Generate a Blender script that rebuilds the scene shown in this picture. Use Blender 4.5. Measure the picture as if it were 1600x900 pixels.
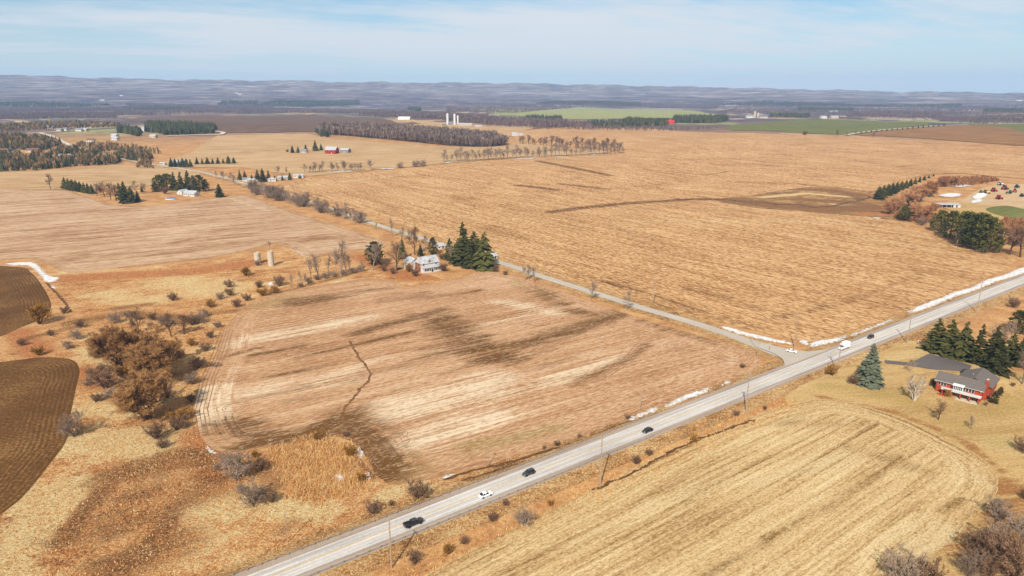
import bpy, bmesh, math, random
import numpy as np
from mathutils import Vector, Matrix
from mathutils.geometry import delaunay_2d_cdt

random.seed(7); rng = np.random.default_rng(7)
R = math.radians
for o in list(bpy.data.objects): bpy.data.objects.remove(o)
scn = bpy.context.scene; COL = scn.collection

# ------------------------------------------------------------------ camera, sky, sun, exposure
CAM_H, FPX, HORIZON = 120.0, 1067.0, 150.0
PITCH = math.atan((450 - HORIZON) / FPX)
cd = bpy.data.cameras.new('camera'); cam = bpy.data.objects.new('camera', cd); COL.objects.link(cam)
cam.location = (0, 0, CAM_H); cam.rotation_euler = (R(90) - PITCH, 0, 0)
cd.sensor_width = 36; cd.lens = FPX / 1600 * 36; cd.clip_start = 1; cd.clip_end = 60000
scn.camera = cam
SUN_EL, SUN_AZ = R(41), R(16)          # shadows run 16 degrees right of the view axis
w = bpy.data.worlds.new('World'); scn.world = w; w.use_nodes = True
SKY_STRENGTH, SUN_STRENGTH, EXPOSURE = 0.072, 5.0, 0.47
ld = bpy.data.lights.new('sun', 'SUN'); ld.energy = SUN_STRENGTH; ld.angle = R(0.53); ld.color = (1, 0.945, 0.86)
sun = bpy.data.objects.new('sun', ld); COL.objects.link(sun)
sun.rotation_euler = Vector((math.sin(SUN_AZ) * math.cos(SUN_EL), math.cos(SUN_AZ) * math.cos(SUN_EL), -math.sin(SUN_EL))).to_track_quat('-Z', 'Y').to_euler()
sun.location = (-200, -600, 600)
scn.view_settings.view_transform = 'Standard'; scn.view_settings.look = 'None'
scn.view_settings.exposure = EXPOSURE; scn.view_settings.gamma = 1

# ------------------------------------------------------------------ node helpers
def S(*c):
    return tuple(((x / 255) / 12.92 if x / 255 <= .04045 else ((x / 255 + .055) / 1.055) ** 2.4) for x in c)
GAIN = 1.62
def A(*c):                              # albedo that shows about this sRGB colour in full sun
    return tuple(min(.9, x / GAIN) for x in S(*c)) + (1,)
def nd(nt, typ, ins=None, **props):
    n = nt.nodes.new(typ)
    for k, v in props.items(): setattr(n, k, v)
    for k, v in (ins or {}).items():
        if isinstance(v, bpy.types.NodeSocket): nt.links.new(v, n.inputs[k])
        else: n.inputs[k].default_value = v
    return n
def co(nt): return nd(nt, 'ShaderNodeTexCoord').outputs['Object']
def noise(nt, vec, scale, detail=3, rough=.55):
    return nd(nt, 'ShaderNodeTexNoise', {'Vector': vec, 'Scale': scale, 'Detail': detail, 'Roughness': rough}).outputs['Fac']
def rot(nt, vec, ang): return nd(nt, 'ShaderNodeMapping', {'Vector': vec, 'Rotation': (0, 0, -ang)}).outputs[0]
def scl(nt, vec, s): return nd(nt, 'ShaderNodeMapping', {'Vector': vec, 'Scale': s}).outputs[0]
def mt(nt, op, a, b=0.0, c=None):
    d = {0: a, 1: b}
    if c is not None: d[2] = c
    return nd(nt, 'ShaderNodeMath', d, operation=op).outputs[0]
def rng_(nt, v, a, b, c=0., d=1., smooth=True):
    return nd(nt, 'ShaderNodeMapRange', {'Value': v, 'From Min': a, 'From Max': b, 'To Min': c, 'To Max': d}, interpolation_type='SMOOTHSTEP' if smooth else 'LINEAR').outputs[0]
def mix(nt, f, a, b):
    n = nd(nt, 'ShaderNodeMix', data_type='RGBA')
    for i, v in ((0, f), (6, a), (7, b)):
        if isinstance(v, bpy.types.NodeSocket): nt.links.new(v, n.inputs[i])
        else: n.inputs[i].default_value = v
    return n.outputs[2]
def ramp(nt, f, stops, const=False):
    n = nd(nt, 'ShaderNodeValToRGB', {'Fac': f}); cr = n.color_ramp
    if const: cr.interpolation = 'CONSTANT'
    while len(cr.elements) < len(stops): cr.elements.new(.5)
    for e, (p, c) in zip(cr.elements, stops): e.position = p; e.color = c
    return n.outputs['Color']
def attr(nt, name): return nd(nt, 'ShaderNodeAttribute', attribute_name=name).outputs['Fac']
def newmat(name, rough=.9, spec=.2):
    m = bpy.data.materials.new(name); m.use_nodes = True; nt = m.node_tree
    b = nt.nodes['Principled BSDF']; b.inputs['Roughness'].default_value = rough; b.inputs['Specular IOR Level'].default_value = spec
    return m, nt, b
def bump(nt, b, hgt, strength=.5, dist=.2):
    n = nd(nt, 'ShaderNodeBump', {'Height': hgt, 'Strength': strength, 'Distance': dist}); nt.links.new(n.outputs[0], b.inputs['Normal'])

# world: Nishita sky with thin high cloud
nt = w.node_tree; bg = nt.nodes['Background']
sky = nd(nt, 'ShaderNodeTexSky', sky_type='NISHITA', sun_disc=False, sun_elevation=SUN_EL, sun_rotation=R(180) + SUN_AZ, altitude=300, air_density=1.0, dust_density=.25, ozone_density=2.2)
CLOUD = (-6., 3.)
tc = nd(nt, 'ShaderNodeTexCoord').outputs['Generated']
sp = nd(nt, 'ShaderNodeSeparateXYZ', {0: tc})
zz = mt(nt, 'ADD', mt(nt, 'MAXIMUM', sp.outputs[2], 0.0), .09)
cx = mt(nt, 'DIVIDE', sp.outputs[0], zz); cy = mt(nt, 'DIVIDE', sp.outputs[1], zz)
cv = nd(nt, 'ShaderNodeCombineXYZ', {0: mt(nt, 'ADD', cx, CLOUD[0]), 1: mt(nt, 'ADD', cy, CLOUD[1]), 2: 3.7}).outputs[0]
n1 = noise(nt, scl(nt, cv, (.26, .30, 1)), 1.0, 6, .6); n2 = noise(nt, scl(nt, rot(nt, cv, .5), (.5, 1.6, 1)), 1.0, 6, .62)
cl = mt(nt, 'MAXIMUM', rng_(nt, mt(nt, 'ADD', mt(nt, 'MULTIPLY', n1, .62), mt(nt, 'MULTIPLY', n2, .38)), .36, .55), rng_(nt, sp.outputs[2], .0, .16, .75, 0.))
tint = nd(nt, 'ShaderNodeMix', data_type='RGBA', blend_type='MULTIPLY'); tint.inputs[0].default_value = 1
nt.links.new(sky.outputs[0], tint.inputs[6]); tint.inputs[7].default_value = (.72, .96, 1.04, 1)
skc = mix(nt, mt(nt, 'MULTIPLY', cl, .9), tint.outputs[2], (8.1, 8.25, 8.4, 1))
nt.links.new(skc, bg.inputs[0]); bg.inputs[1].default_value = SKY_STRENGTH

# ------------------------------------------------------------------ terrain and pixel -> ground
def ss(a, b, x):
    t = np.clip((x - a) / (b - a), 0, 1); return t * t * (3 - 2 * t)
def ray(px, py):
    u = (px - 800) / FPX; v = (py - 450) / FPX
    c, s = math.cos(PITCH), math.sin(PITCH)
    return np.array([u, c - v * s, -s - v * c])
CREST = [(-400, 117), (-150, 116), (0, 118), (90, 119), (150, 122), (300, 125), (450, 126), (520, 128), (640, 129), (800, 130), (900, 132), (1000, 134), (1100, 136), (1200, 138.5), (1300, 140.5), (1400, 143), (1600, 145), (1900, 147)]
CR_AZ = []; CR_T = []
for px, py in CREST:
    d = ray(px, py); CR_AZ.append(math.atan2(d[0], d[1])); CR_T.append(d[2] / math.hypot(d[0], d[1]))
DC = 9000.
def hgt(x, y):
    x = np.asarray(x, float); y = np.asarray(y, float); d = np.hypot(x, y)
    und = np.sin(x * .0093 + 1.3) * np.cos(y * .0061 + .4) + .6 * np.sin(x * .004 + y * .0103 + 2.) + .35 * np.sin(x * .017 - y * .012)
    z = 34 * ss(700, 2300, d) + 3.2 * und * ss(560, 1500, d) * (1 - .7 * ss(3000, 4500, d))
    az = np.arctan2(x, y); crest = CAM_H + np.interp(az, CR_AZ, CR_T) * DC
    crest = crest + 5 * np.sin(az * 60) + 4 * np.sin(az * 133 + 1) + 3 * np.sin(az * 310)
    mid = ss(5000, 6800, d) * (1 - ss(7600, 8800, d))
    z = z + (crest - 34) * ss(4800, DC, d) ** 1.35 + mid * (22 * np.sin(x * .0016 + 1) * np.cos(y * .0013) + 9 * np.sin(x * .0047 + y * .004))
    bx, by = 208., 283.                                   # the brick house stands on a low rise
    z = z + 2.4 * np.exp(-((x - bx) ** 2 + (y - by) ** 2) / (2 * 13. ** 2))
    return z
_T = np.exp(np.linspace(math.log(90), math.log(12000), 900))
def G(px, py):
    d = ray(px, py); dh = math.hypot(d[0], d[1]); d = d / dh
    f = lambda t: CAM_H + d[2] * t - hgt(d[0] * t, d[1] * t)
    v = f(_T); k = np.nonzero(v < 0)[0]
    if len(k) == 0: t = _T[-1]
    elif k[0] == 0: t = CAM_H / -d[2]
    else:
        a, b = _T[k[0] - 1], _T[k[0]]
        for _ in range(25):
            m = (a + b) / 2
            if f(m) < 0: b = m
            else: a = m
        t = a
    x, y = d[0] * t, d[1] * t
    return Vector((x, y, float(hgt(x, y))))
def at_z(px, py, z):
    d = ray(px, py); t = (z - CAM_H) / d[2]; return Vector((d[0] * t, d[1] * t, z))
def tall(g, px, topy):                  # height of something standing at g whose top shows at pixel row topy
    d = ray(px, topy); return max(.5, CAM_H + d[2] * (g.y / d[1]) - g.z)
def mpp(g): return (g.y * math.cos(PITCH) + (CAM_H - g.z) * math.sin(PITCH)) / FPX
def on(x, y, off=0.): return Vector((x, y, float(hgt(x, y)) + off))

# ------------------------------------------------------------------ object helpers
def tag(o, label=None, cat=None, group=None, kind=None):
    if label: o['label'] = label
    if cat: o['category'] = cat
    if group: o['group'] = group
    if kind: o['kind'] = kind
    return o
def thing(name, label, cat, loc, rz=0, group=None, scale=None):
    o = bpy.data.objects.new(name, None); COL.objects.link(o); o.location = loc; o.rotation_euler = (0, 0, rz)
    o.empty_display_size = .5
    if scale: o.scale = scale
    return tag(o, label, cat, group)
def link(name, me, parent=None, loc=None, rz=0):
    o = bpy.data.objects.new(name, me); COL.objects.link(o)
    if parent: o.parent = parent
    if loc is not None: o.location = loc
    o.rotation_euler = (0, 0, rz)
    return o
class MB:
    def __init__(s): s.v = []; s.f = []
    def add(s, vs, fs):
        k = len(s.v); s.v += [tuple(q) for q in vs]; s.f += [tuple(i + k for i in f) for f in fs]; return s
    def box(s, x0, x1, y0, y1, z0, z1):
        return s.add([(x0, y0, z0), (x1, y0, z0), (x1, y1, z0), (x0, y1, z0), (x0, y0, z1), (x1, y0, z1), (x1, y1, z1), (x0, y1, z1)],
                     [(3, 2, 1, 0), (4, 5, 6, 7), (0, 1, 5, 4), (1, 2, 6, 5), (2, 3, 7, 6), (3, 0, 4, 7)])
    def hexa(s, lo, hi): return s.add(list(lo) + list(hi), [(3, 2, 1, 0), (4, 5, 6, 7), (0, 1, 5, 4), (1, 2, 6, 5), (2, 3, 7, 6), (3, 0, 4, 7)])
    def prism(s, prof, axis, a, b):      # closed profile of 2-D points swept along an axis
        n = len(prof)
        def mk(t, q):
            return (t, q[0], q[1]) if axis == 'x' else (q[0], t, q[1]) if axis == 'y' else (q[0], q[1], t)
        return s.add([mk(a, q) for q in prof] + [mk(b, q) for q in prof],
                     [tuple(range(n))[::-1], tuple(range(n, 2 * n))] + [(i, (i + 1) % n, n + (i + 1) % n, n + i) for i in range(n)])
    def tube(s, p0, p1, r0, r1, n=6, cap=True):
        p0, p1 = Vector(p0), Vector(p1); q = (p1 - p0).to_track_quat('Z', 'Y'); vs = []
        for p, r in ((p0, r0), (p1, r1)):
            for i in range(n):
                a = 2 * math.pi * i / n; vs.append(p + q @ Vector((r * math.cos(a), r * math.sin(a), 0)))
        fs = [(i, (i + 1) % n, n + (i + 1) % n, n + i) for i in range(n)]
        if cap: fs += [tuple(range(n))[::-1], tuple(range(n, 2 * n))]
        return s.add(vs, fs)
    def lathe(s, prof, n=16):
        vs = [(r * math.cos(2 * math.pi * i / n), r * math.sin(2 * math.pi * i / n), z) for r, z in prof for i in range(n)]
        fs = [(k * n + i, k * n + (i + 1) % n, (k + 1) * n + (i + 1) % n, (k + 1) * n + i) for k in range(len(prof) - 1) for i in range(n)]
        fs += [tuple(range(n))[::-1], tuple(range((len(prof) - 1) * n, len(prof) * n))]
        return s.add(vs, fs)
    def mesh(s, name, mat, smooth=False, bevel=0):
        me = bpy.data.meshes.new(name); me.from_pydata(s.v, [], s.f)
        bm = bmesh.new(); bm.from_mesh(me)
        if bevel: bmesh.ops.bevel(bm, geom=bm.edges[:], offset=bevel, segments=2, affect='EDGES', profile=.6)
        bmesh.ops.recalc_face_normals(bm, faces=bm.faces[:]); bm.to_mesh(me); bm.free()
        if smooth: me.shade_smooth()
        me.materials.append(mat); return me
    def build(s, name, mat, parent=None, smooth=False, bevel=0, loc=None): return link(name, s.mesh(name, mat, smooth, bevel), parent, loc)
def np_mesh(name, V, F, mat, attrs=None, smooth=False):   # F: (n,3) or (n,4) array
    me = bpy.data.meshes.new(name); V = np.asarray(V, np.float32); F = np.asarray(F, np.int32); k = F.shape[1]
    me.vertices.add(len(V)); me.vertices.foreach_set('co', V.ravel())
    me.loops.add(F.size); me.loops.foreach_set('vertex_index', F.ravel())
    me.polygons.add(len(F)); me.polygons.foreach_set('loop_start', np.arange(len(F), dtype=np.int32) * k)
    me.update(calc_edges=True)
    for n_, a in (attrs or {}).items():
        me.attributes.new(n_, 'FLOAT', 'POINT').data.foreach_set('value', np.asarray(a, np.float32))
    if smooth: me.shade_smooth()
    me.materials.append(mat); return me
ORD = ['first', 'second', 'third', 'fourth', 'fifth', 'sixth', 'seventh', 'eighth', 'ninth', 'tenth', 'eleventh', 'twelfth', 'thirteenth', 'fourteenth', 'fifteenth', 'sixteenth', 'seventeenth', 'eighteenth', 'nineteenth', 'twentieth']
TENS = {20: 'twenty', 30: 'thirty', 40: 'forty', 50: 'fifty', 60: 'sixty'}
def nth(i):                             # i from 0
    if i < 20: return ORD[i]
    t, r = (i + 1) // 10 * 10, (i + 1) % 10
    return TENS[t] + '-' + ORD[r - 1] if r else TENS[t][:-1] + 'ieth'

# ------------------------------------------------------------------ plain materials
def plain(name, c, rough=.85, var=.12, scale=.8, spec=.2, metal=0., bmp=0.):
    m, nt, b = newmat(name, rough, spec); v = co(nt); n = noise(nt, v, scale, 4)
    c = tuple(c[:3])
    d = tuple(max(0, x * (1 - 2 * var)) for x in c) + (1,); l = tuple(min(.95, x * (1 + 2 * var)) for x in c) + (1,)
    nt.links.new(ramp(nt, n, [(.3, d), (.7, l)]), b.inputs['Base Color']); b.inputs['Metallic'].default_value = metal
    if bmp: bump(nt, b, n, bmp, .05)
    return m
def foliage(name, c1, c2, rough=.9, trans=0.):
    m, nt, b = newmat(name, rough, .1); v = co(nt)
    oi = nd(nt, 'ShaderNodeObjectInfo').outputs['Random']
    n = noise(nt, v, 9., 3); f = mt(nt, 'ADD', mt(nt, 'MULTIPLY', n, .75), mt(nt, 'MULTIPLY', oi, .35))
    nt.links.new(ramp(nt, f, [(.3, c1), (.8, c2)]), b.inputs['Base Color'])
    return m
M = {}
M['bark_grey'] = foliage('bark_grey', A(120, 104, 90), A(196, 176, 154)); M['bark_brown'] = foliage('bark_brown', A(86, 64, 50), A(130, 102, 80))
M['birch'] = foliage('birch_bark', A(205, 190, 168), A(245, 232, 214))
M['twig_grey'] = foliage('twig_grey', A(140, 114, 94), A(196, 168, 142)); M['twig_brown'] = foliage('twig_brown', A(122, 92, 70), A(176, 138, 106))
M['twig_olive'] = foliage('twig_olive', A(168, 120, 72), A(216, 166, 108)); M['twig_orange'] = foliage('twig_orange', A(186, 124, 78), A(232, 176, 124))
M['twig_ochre'] = foliage('twig_ochre', A(160, 110, 40), A(204, 150, 66))
M['spruce'] = foliage('spruce_needles', A(44, 46, 20), A(100, 98, 50)); M['bluespruce'] = foliage('blue_spruce_needles', A(58, 66, 50), A(118, 124, 100))
M['pine'] = foliage('pine_needles', A(54, 60, 20), A(124, 120, 50)); M['cedar'] = foliage('cedar_foliage', A(58, 60, 32), A(112, 104, 60))
M['wood_pole'] = plain('weathered_pole_wood', A(186, 164, 138), var=.15, scale=3); M['steel'] = plain('galvanised_steel', A(170, 170, 168), .5, .08, metal=.3)
M['dark'] = plain('dark_grey_metal', A(60, 58, 56), .6); M['tyre'] = plain('tyre_rubber', (.015, .015, .016), .85); M['rim'] = plain('alloy_rim', (.45, .46, .47), .35, metal=.7)
def paint(name, c, rough=.28):
    m, nt, b = newmat(name, rough, .5); b.inputs['Base Color'].default_value = tuple(c[:3]) + (1,); b.inputs['Coat Weight'].default_value = .4
    n = noise(nt, co(nt), 4., 3); nt.links.new(rng_(nt, n, .3, .7, rough * .8, rough * 1.5), b.inputs['Roughness']); return m
M['black_paint'] = paint('black_car_paint', (.012, .012, .014)); M['white_paint'] = paint('white_car_paint', (.78, .78, .77)); M['charcoal_paint'] = paint('charcoal_car_paint', (.03, .033, .037))
M['red_paint'] = paint('red_machine_paint', (.5, .035, .02), .45); M['yellow_paint'] = paint('yellow_machine_paint', (.75, .38, .04), .45); M['green_paint'] = paint('green_machine_paint', (.04, .12, .03), .45)
M['blue_cover'] = plain('blue_cover', A(90, 120, 190), .6)
m, nt, b = newmat('dark_glass', .08, .6); b.inputs['Base Color'].default_value = (.012, .015, .018, 1); M['glass'] = m
m, nt, b = newmat('headlight_glass', .15, .6); b.inputs['Base Color'].default_value = (.6, .6, .58, 1); M['lamp'] = m
m, nt, b = newmat('red_lamp_glass', .2, .6); b.inputs['Base Color'].default_value = (.35, .01, .01, 1); M['tail'] = m
M['white_wall'] = plain('white_siding', A(238, 232, 224), .7, .05, 2.); M['brick_red'] = plain('red_brick', A(188, 82, 54), .9, .25, 3.); M['brick_old'] = plain('old_orange_brick', A(176, 118, 86), .9, .18, 4.)
M['shingle'] = plain('dark_shingles', A(122, 112, 104), .9, .12, 2.5, bmp=.3); M['metal_roof'] = plain('grey_white_metal_roof', A(196, 196, 196), .55, .14, .6)
M['barn_red'] = plain('barn_red_boards', A(178, 42, 40), .85, .12, 1.); M['grey_roof'] = plain('grey_roof', A(150, 150, 152), .8, .1, 1.); M['beige_wall'] = plain('beige_wall', A(214, 196, 170), .85, .08, 1.)
M['brown_roof'] = plain('brown_roof', A(140, 100, 80), .85, .1, 1.); M['concrete'] = plain('pale_concrete', A(222, 206, 180), .9, .12, 1.5); M['frame_white'] = plain('white_trim', A(244, 240, 234), .6, .04)
M['red_roof'] = plain('red_roof', A(226, 60, 40), .7, .1)

# ------------------------------------------------------------------ ground materials
def field_mat(name, light, mid, dark, ang, row=1.6, damp=None, pale=None, green=None, headland=0., contrast=1., rows=1., speck=.30, grain=(1.0, 1.5, .5)):
    m, nt, b = newmat(name, .95, .05); v = co(nt); r = rot(nt, v, ang)
    streak = noise(nt, scl(nt, r, (.018, 1 / row, 1)), 1., 3, .6)
    band = noise(nt, scl(nt, r, (.0035, .085, 1)), 1., 3, .6)
    fine = noise(nt, scl(nt, r, (.45, .9, 1)), 1.0, 5, .72); macro = noise(nt, v, .014, 5, .6)
    if headland:
        e = attr(nt, 'edge'); s2 = noise(nt, nd(nt, 'ShaderNodeCombineXYZ', {0: mt(nt, 'DIVIDE', e, row), 1: mt(nt, 'MULTIPLY', macro, 4.)}).outputs[0], 1., 3, .6)
        k = rng_(nt, mt(nt, 'ADD', e, mt(nt, 'MULTIPLY', fine, 1.5)), headland - .8, headland + .8, 1, 0)
        streak = nd(nt, 'ShaderNodeMix', {0: k, 2: streak, 3: s2}).outputs[0]
        band = nd(nt, 'ShaderNodeMix', {0: mt(nt, 'MULTIPLY', k, .85), 2: band, 3: rng_(nt, e, 0, headland, .42, .6)}).outputs[0]
    val = mt(nt, 'ADD', mt(nt, 'ADD', mt(nt, 'MULTIPLY', streak, .42 * rows), mt(nt, 'MULTIPLY', band, .32)), mt(nt, 'ADD', mt(nt, 'MULTIPLY', fine, speck), mt(nt, 'MULTIPLY', macro, .24)))
    tot = (.42 * rows + .32 + speck + .24) / 2
    c = ramp(nt, rng_(nt, val, tot - .17 / contrast, tot + .17 / contrast, smooth=False), [(.0, dark), (.48, mid), (1., light)])
    blot = noise(nt, scl(nt, r, (.035, .16, 1)), 1., 6, .68)
    dm = mt(nt, 'ADD', mt(nt, 'MULTIPLY', mt(nt, 'SUBTRACT', streak, .5), 2.0), mt(nt, 'ADD', mt(nt, 'MULTIPLY', mt(nt, 'SUBTRACT', fine, .5), .9), mt(nt, 'MULTIPLY', mt(nt, 'SUBTRACT', blot, .5), 1.6)))
    for nm_, c_, lo, hi, mx in (('pale', pale, .2, 1.1, .85), ('green', green, .25, 1.15, .6), ('damp', damp, .24, .92, .95)):
        if c_ is not None: c = mix(nt, mt(nt, 'MULTIPLY', rng_(nt, mt(nt, 'ADD', attr(nt, nm_), dm), lo, hi), mt(nt, 'MULTIPLY', rng_(nt, attr(nt, nm_), .03, .45), mx)), c, c_)
    sp_ = noise(nt, scl(nt, r, grain[:2] + (1,)), 1., 3, .7); c = mix(nt, rng_(nt, sp_, .37, .50, grain[2], 0.), c, dark); c = mix(nt, rng_(nt, sp_, .53, .64, 0., grain[2] * .9), c, light)
    nt.links.new(c, b.inputs['Base Color'])
    bump(nt, b, mt(nt, 'ADD', mt(nt, 'MULTIPLY', streak, .8), mt(nt, 'ADD', fine, mt(nt, 'MULTIPLY', sp_, .6))), .8, .32); return m
HW = math.atan2(.7194, 1.0)             # bearing of the highway in the ground plane
M['main'] = field_mat('worked_stubble_soil', A(242, 210, 172), A(206, 158, 114), A(146, 96, 56), HW - .06, 1.8, damp=A(108, 72, 30), pale=A(252, 230, 194), green=A(150, 130, 62), headland=15, grain=(.3, 1.2, .5), contrast=1.0, rows=.9)
M['corn'] = field_mat('corn_stubble_orange', A(246, 204, 150), A(214, 164, 108), A(140, 90, 48), HW + R(90) + .02, 1.9, damp=A(104, 66, 34), pale=A(238, 208, 152), speck=.5, contrast=1.0, grain=(.22, .6, .8), rows=1.3)
M['straw'] = field_mat('corn_stubble_straw', A(246, 218, 166), A(216, 180, 124), A(146, 106, 60), HW + .015, 1.7, damp=A(136, 98, 48), pale=A(230, 204, 154), headland=13, speck=.44, contrast=1., grain=(.9, 2.1, .5), rows=1.6)
M['upper'] = field_mat('bean_stubble_pale', A(228, 194, 158), A(206, 166, 126), A(160, 116, 78), HW - .10, 3.6, damp=A(150, 106, 66), pale=A(232, 204, 172), headland=14, speck=.16, contrast=1.35, rows=1.3, grain=(.12, .42, .55))
M['tan'] = field_mat('tan_stubble', A(232, 200, 152), A(208, 168, 118), A(156, 112, 68), HW - .3, 4., damp=A(140, 98, 58), pale=A(228, 200, 150), speck=.2)
M['green_field'] = field_mat('winter_wheat', A(148, 142, 82), A(122, 122, 60), A(94, 96, 44), HW, 5., speck=.2)
M['lightgreen'] = field_mat('pale_pasture', A(190, 186, 122), A(172, 170, 104), A(150, 146, 84), HW, 6., speck=.2)
M['brown_field'] = field_mat('ploughed_brown', A(152, 122, 98), A(122, 94, 74), A(92, 68, 50), HW, 8., speck=.2)
M['rust_field'] = field_mat('rust_stubble', A(192, 148, 92), A(162, 116, 66), A(120, 80, 42), HW + 1.5, 8., speck=.2)
M['lawn'] = field_mat('dormant_lawn', A(234, 202, 144), A(210, 172, 112), A(158, 120, 68), HW - .5, 3., damp=A(166, 110, 62), pale=A(226, 196, 140), green=A(168, 146, 72), rows=.5, speck=.3)
M['ploughed'] = None
def plough_mat():
    m, nt, b = newmat('furrowed_dark_soil', .95, .05); v = co(nt); e = attr(nt, 'edge')
    fine = noise(nt, v, .9, 4, .65); macro = noise(nt, v, .03, 4, .6); wob = noise(nt, v, .08, 2)
    ph = mt(nt, 'ADD', mt(nt, 'MULTIPLY', e, 2 * math.pi / 1.75), mt(nt, 'MULTIPLY', wob, 5.))
    sn = mt(nt, 'SINE', ph); k = mt(nt, 'MULTIPLY', rng_(nt, mt(nt, 'ADD', e, mt(nt, 'MULTIPLY', wob, 10.)), 18, 23, 1, 0), rng_(nt, noise(nt, v, .15, 4, .7), .36, .54, .25, 1.))
    r = rot(nt, v, HW - .2); st = noise(nt, scl(nt, r, (.03, .9, 1)), 1., 3, .6)
    row = nd(nt, 'ShaderNodeMix', {0: k, 2: mt(nt, 'SUBTRACT', mt(nt, 'MULTIPLY', st, 3.), 1.5), 3: sn}).outputs[0]
    val = mt(nt, 'ADD', mt(nt, 'MULTIPLY', mt(nt, 'MULTIPLY', row, rng_(nt, macro, .35, .6, .4, 1.)), .065), mt(nt, 'ADD', mt(nt, 'MULTIPLY', fine, .75), mt(nt, 'MULTIPLY', macro, .45)))
    c = ramp(nt, rng_(nt, val, .32, .9, smooth=False), [(0, A(66, 42, 20)), (.5, A(116, 80, 42)), (1, A(186, 142, 88))])
    nt.links.new(c, b.inputs['Base Color']); bump(nt, b, mt(nt, 'ADD', mt(nt, 'MULTIPLY', row, .25), fine), .7, .3); return m
M['ploughed'] = plough_mat()
def rough_mat(name, painted=True, tones=None):
    m, nt, b = newmat(name, .95, .05); v = co(nt)
    w1 = nd(nt, 'ShaderNodeVectorMath', {0: v, 1: nd(nt, 'ShaderNodeTexNoise', {'Vector': v, 'Scale': .12, 'Detail': 3.}).outputs['Color']}, operation='ADD').outputs[0]
    a = noise(nt, scl(nt, rot(nt, w1, .5), (.07, .13, 1)), 1., 7, .72); bb = noise(nt, w1, .85, 5, .75); c2 = noise(nt, v, .02, 5, .6)
    val = mt(nt, 'ADD', mt(nt, 'MULTIPLY', a, .5), mt(nt, 'ADD', mt(nt, 'MULTIPLY', bb, .5), mt(nt, 'MULTIPLY', c2, .25)))
    c = ramp(nt, rng_(nt, val, .48, .74, smooth=False), tones or [(0, A(112, 68, 36)), (.28, A(196, 126, 74)), (.58, A(234, 172, 108)), (1, A(255, 226, 166))])
    if painted:
        dm = mt(nt, 'ADD', mt(nt, 'MULTIPLY', mt(nt, 'SUBTRACT', a, .5), 1.6), mt(nt, 'MULTIPLY', mt(nt, 'SUBTRACT', bb, .5), .9))
        for nm_, lt, dk in (('pale', A(255, 234, 176), A(232, 180, 112)), ('rust', A(222, 138, 80), A(176, 98, 50)), ('damp', A(176, 114, 66), A(84, 52, 28))):
            f = mt(nt, 'MULTIPLY', rng_(nt, mt(nt, 'ADD', attr(nt, nm_), dm), .25, .7), rng_(nt, attr(nt, nm_), .02, .25))
            c = mix(nt, mt(nt, 'MULTIPLY', f, .9), c, mix(nt, rng_(nt, bb, .35, .65), dk, lt))
    gr = noise(nt, v, 1.5, 4, .75); c = mix(nt, rng_(nt, gr, .36, .50, .62, 0.), c, A(140, 90, 48)); c = mix(nt, rng_(nt, gr, .52, .64, 0., .7), c, A(255, 226, 166))
    nt.links.new(c, b.inputs['Base Color']); bump(nt, b, mt(nt, 'ADD', bb, mt(nt, 'ADD', a, gr)), 1., .6); return m
M['rough'] = rough_mat('rough_dry_grass')
def land_mat():
    m, nt, b = newmat('open_land', .95, .05); v = co(nt); sx = nd(nt, 'ShaderNodeSeparateXYZ', {0: v})
    d = mt(nt, 'SQRT', mt(nt, 'ADD', mt(nt, 'MULTIPLY', sx.outputs[0], sx.outputs[0]), mt(nt, 'MULTIPLY', sx.outputs[1], sx.outputs[1])))
    a = noise(nt, v, .06, 6, .7); bb = noise(nt, v, .7, 5, .75)
    near = ramp(nt, mt(nt, 'ADD', mt(nt, 'MULTIPLY', a, .5), mt(nt, 'MULTIPLY', bb, .5)), [(.33, A(146, 96, 54)), (.5, A(206, 152, 98)), (.66, A(240, 198, 134))])
    vr = nd(nt, 'ShaderNodeTexVoronoi', {'Vector': scl(nt, rot(nt, v, .25), (1, .42, 1)), 'Scale': .0042, 'Randomness': .9}, distance='CHEBYCHEV').outputs['Color']
    pk = nd(nt, 'ShaderNodeSeparateColor', {0: vr}).outputs[0]
    fields = ramp(nt, pk, [(0, A(206, 176, 140)), (.18, A(140, 112, 96)), (.36, A(110, 92, 88)), (.52, A(222, 190, 146)), (.66, A(168, 166, 108)), (.78, A(100, 86, 84)), (.9, A(204, 166, 126))], True)
    wn = noise(nt, scl(nt, v, (.0018, .0009, 1)), 1., 8, .7)
    wood = ramp(nt, noise(nt, v, .02, 5, .7), [(.3, A(84, 76, 78)), (.7, A(134, 116, 112))])
    far = mix(nt, rng_(nt, wn, .46, .50), fields, wood)
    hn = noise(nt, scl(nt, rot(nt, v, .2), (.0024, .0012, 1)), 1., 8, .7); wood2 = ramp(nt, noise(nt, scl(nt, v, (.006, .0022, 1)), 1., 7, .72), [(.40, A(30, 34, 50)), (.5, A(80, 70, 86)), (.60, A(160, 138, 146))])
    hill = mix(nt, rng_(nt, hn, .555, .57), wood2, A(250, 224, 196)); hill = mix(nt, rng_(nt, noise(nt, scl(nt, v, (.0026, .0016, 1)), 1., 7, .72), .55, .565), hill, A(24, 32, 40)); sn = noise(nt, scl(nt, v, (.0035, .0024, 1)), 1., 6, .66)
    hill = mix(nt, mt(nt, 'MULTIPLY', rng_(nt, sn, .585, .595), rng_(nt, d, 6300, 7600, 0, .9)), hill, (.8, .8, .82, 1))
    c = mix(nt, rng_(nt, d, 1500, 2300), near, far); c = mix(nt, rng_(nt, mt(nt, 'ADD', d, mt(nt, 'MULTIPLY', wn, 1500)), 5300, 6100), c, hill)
    nt.links.new(c, b.inputs['Base Color']); bump(nt, b, mt(nt, 'ADD', bb, a), .6, .4); return m
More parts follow.
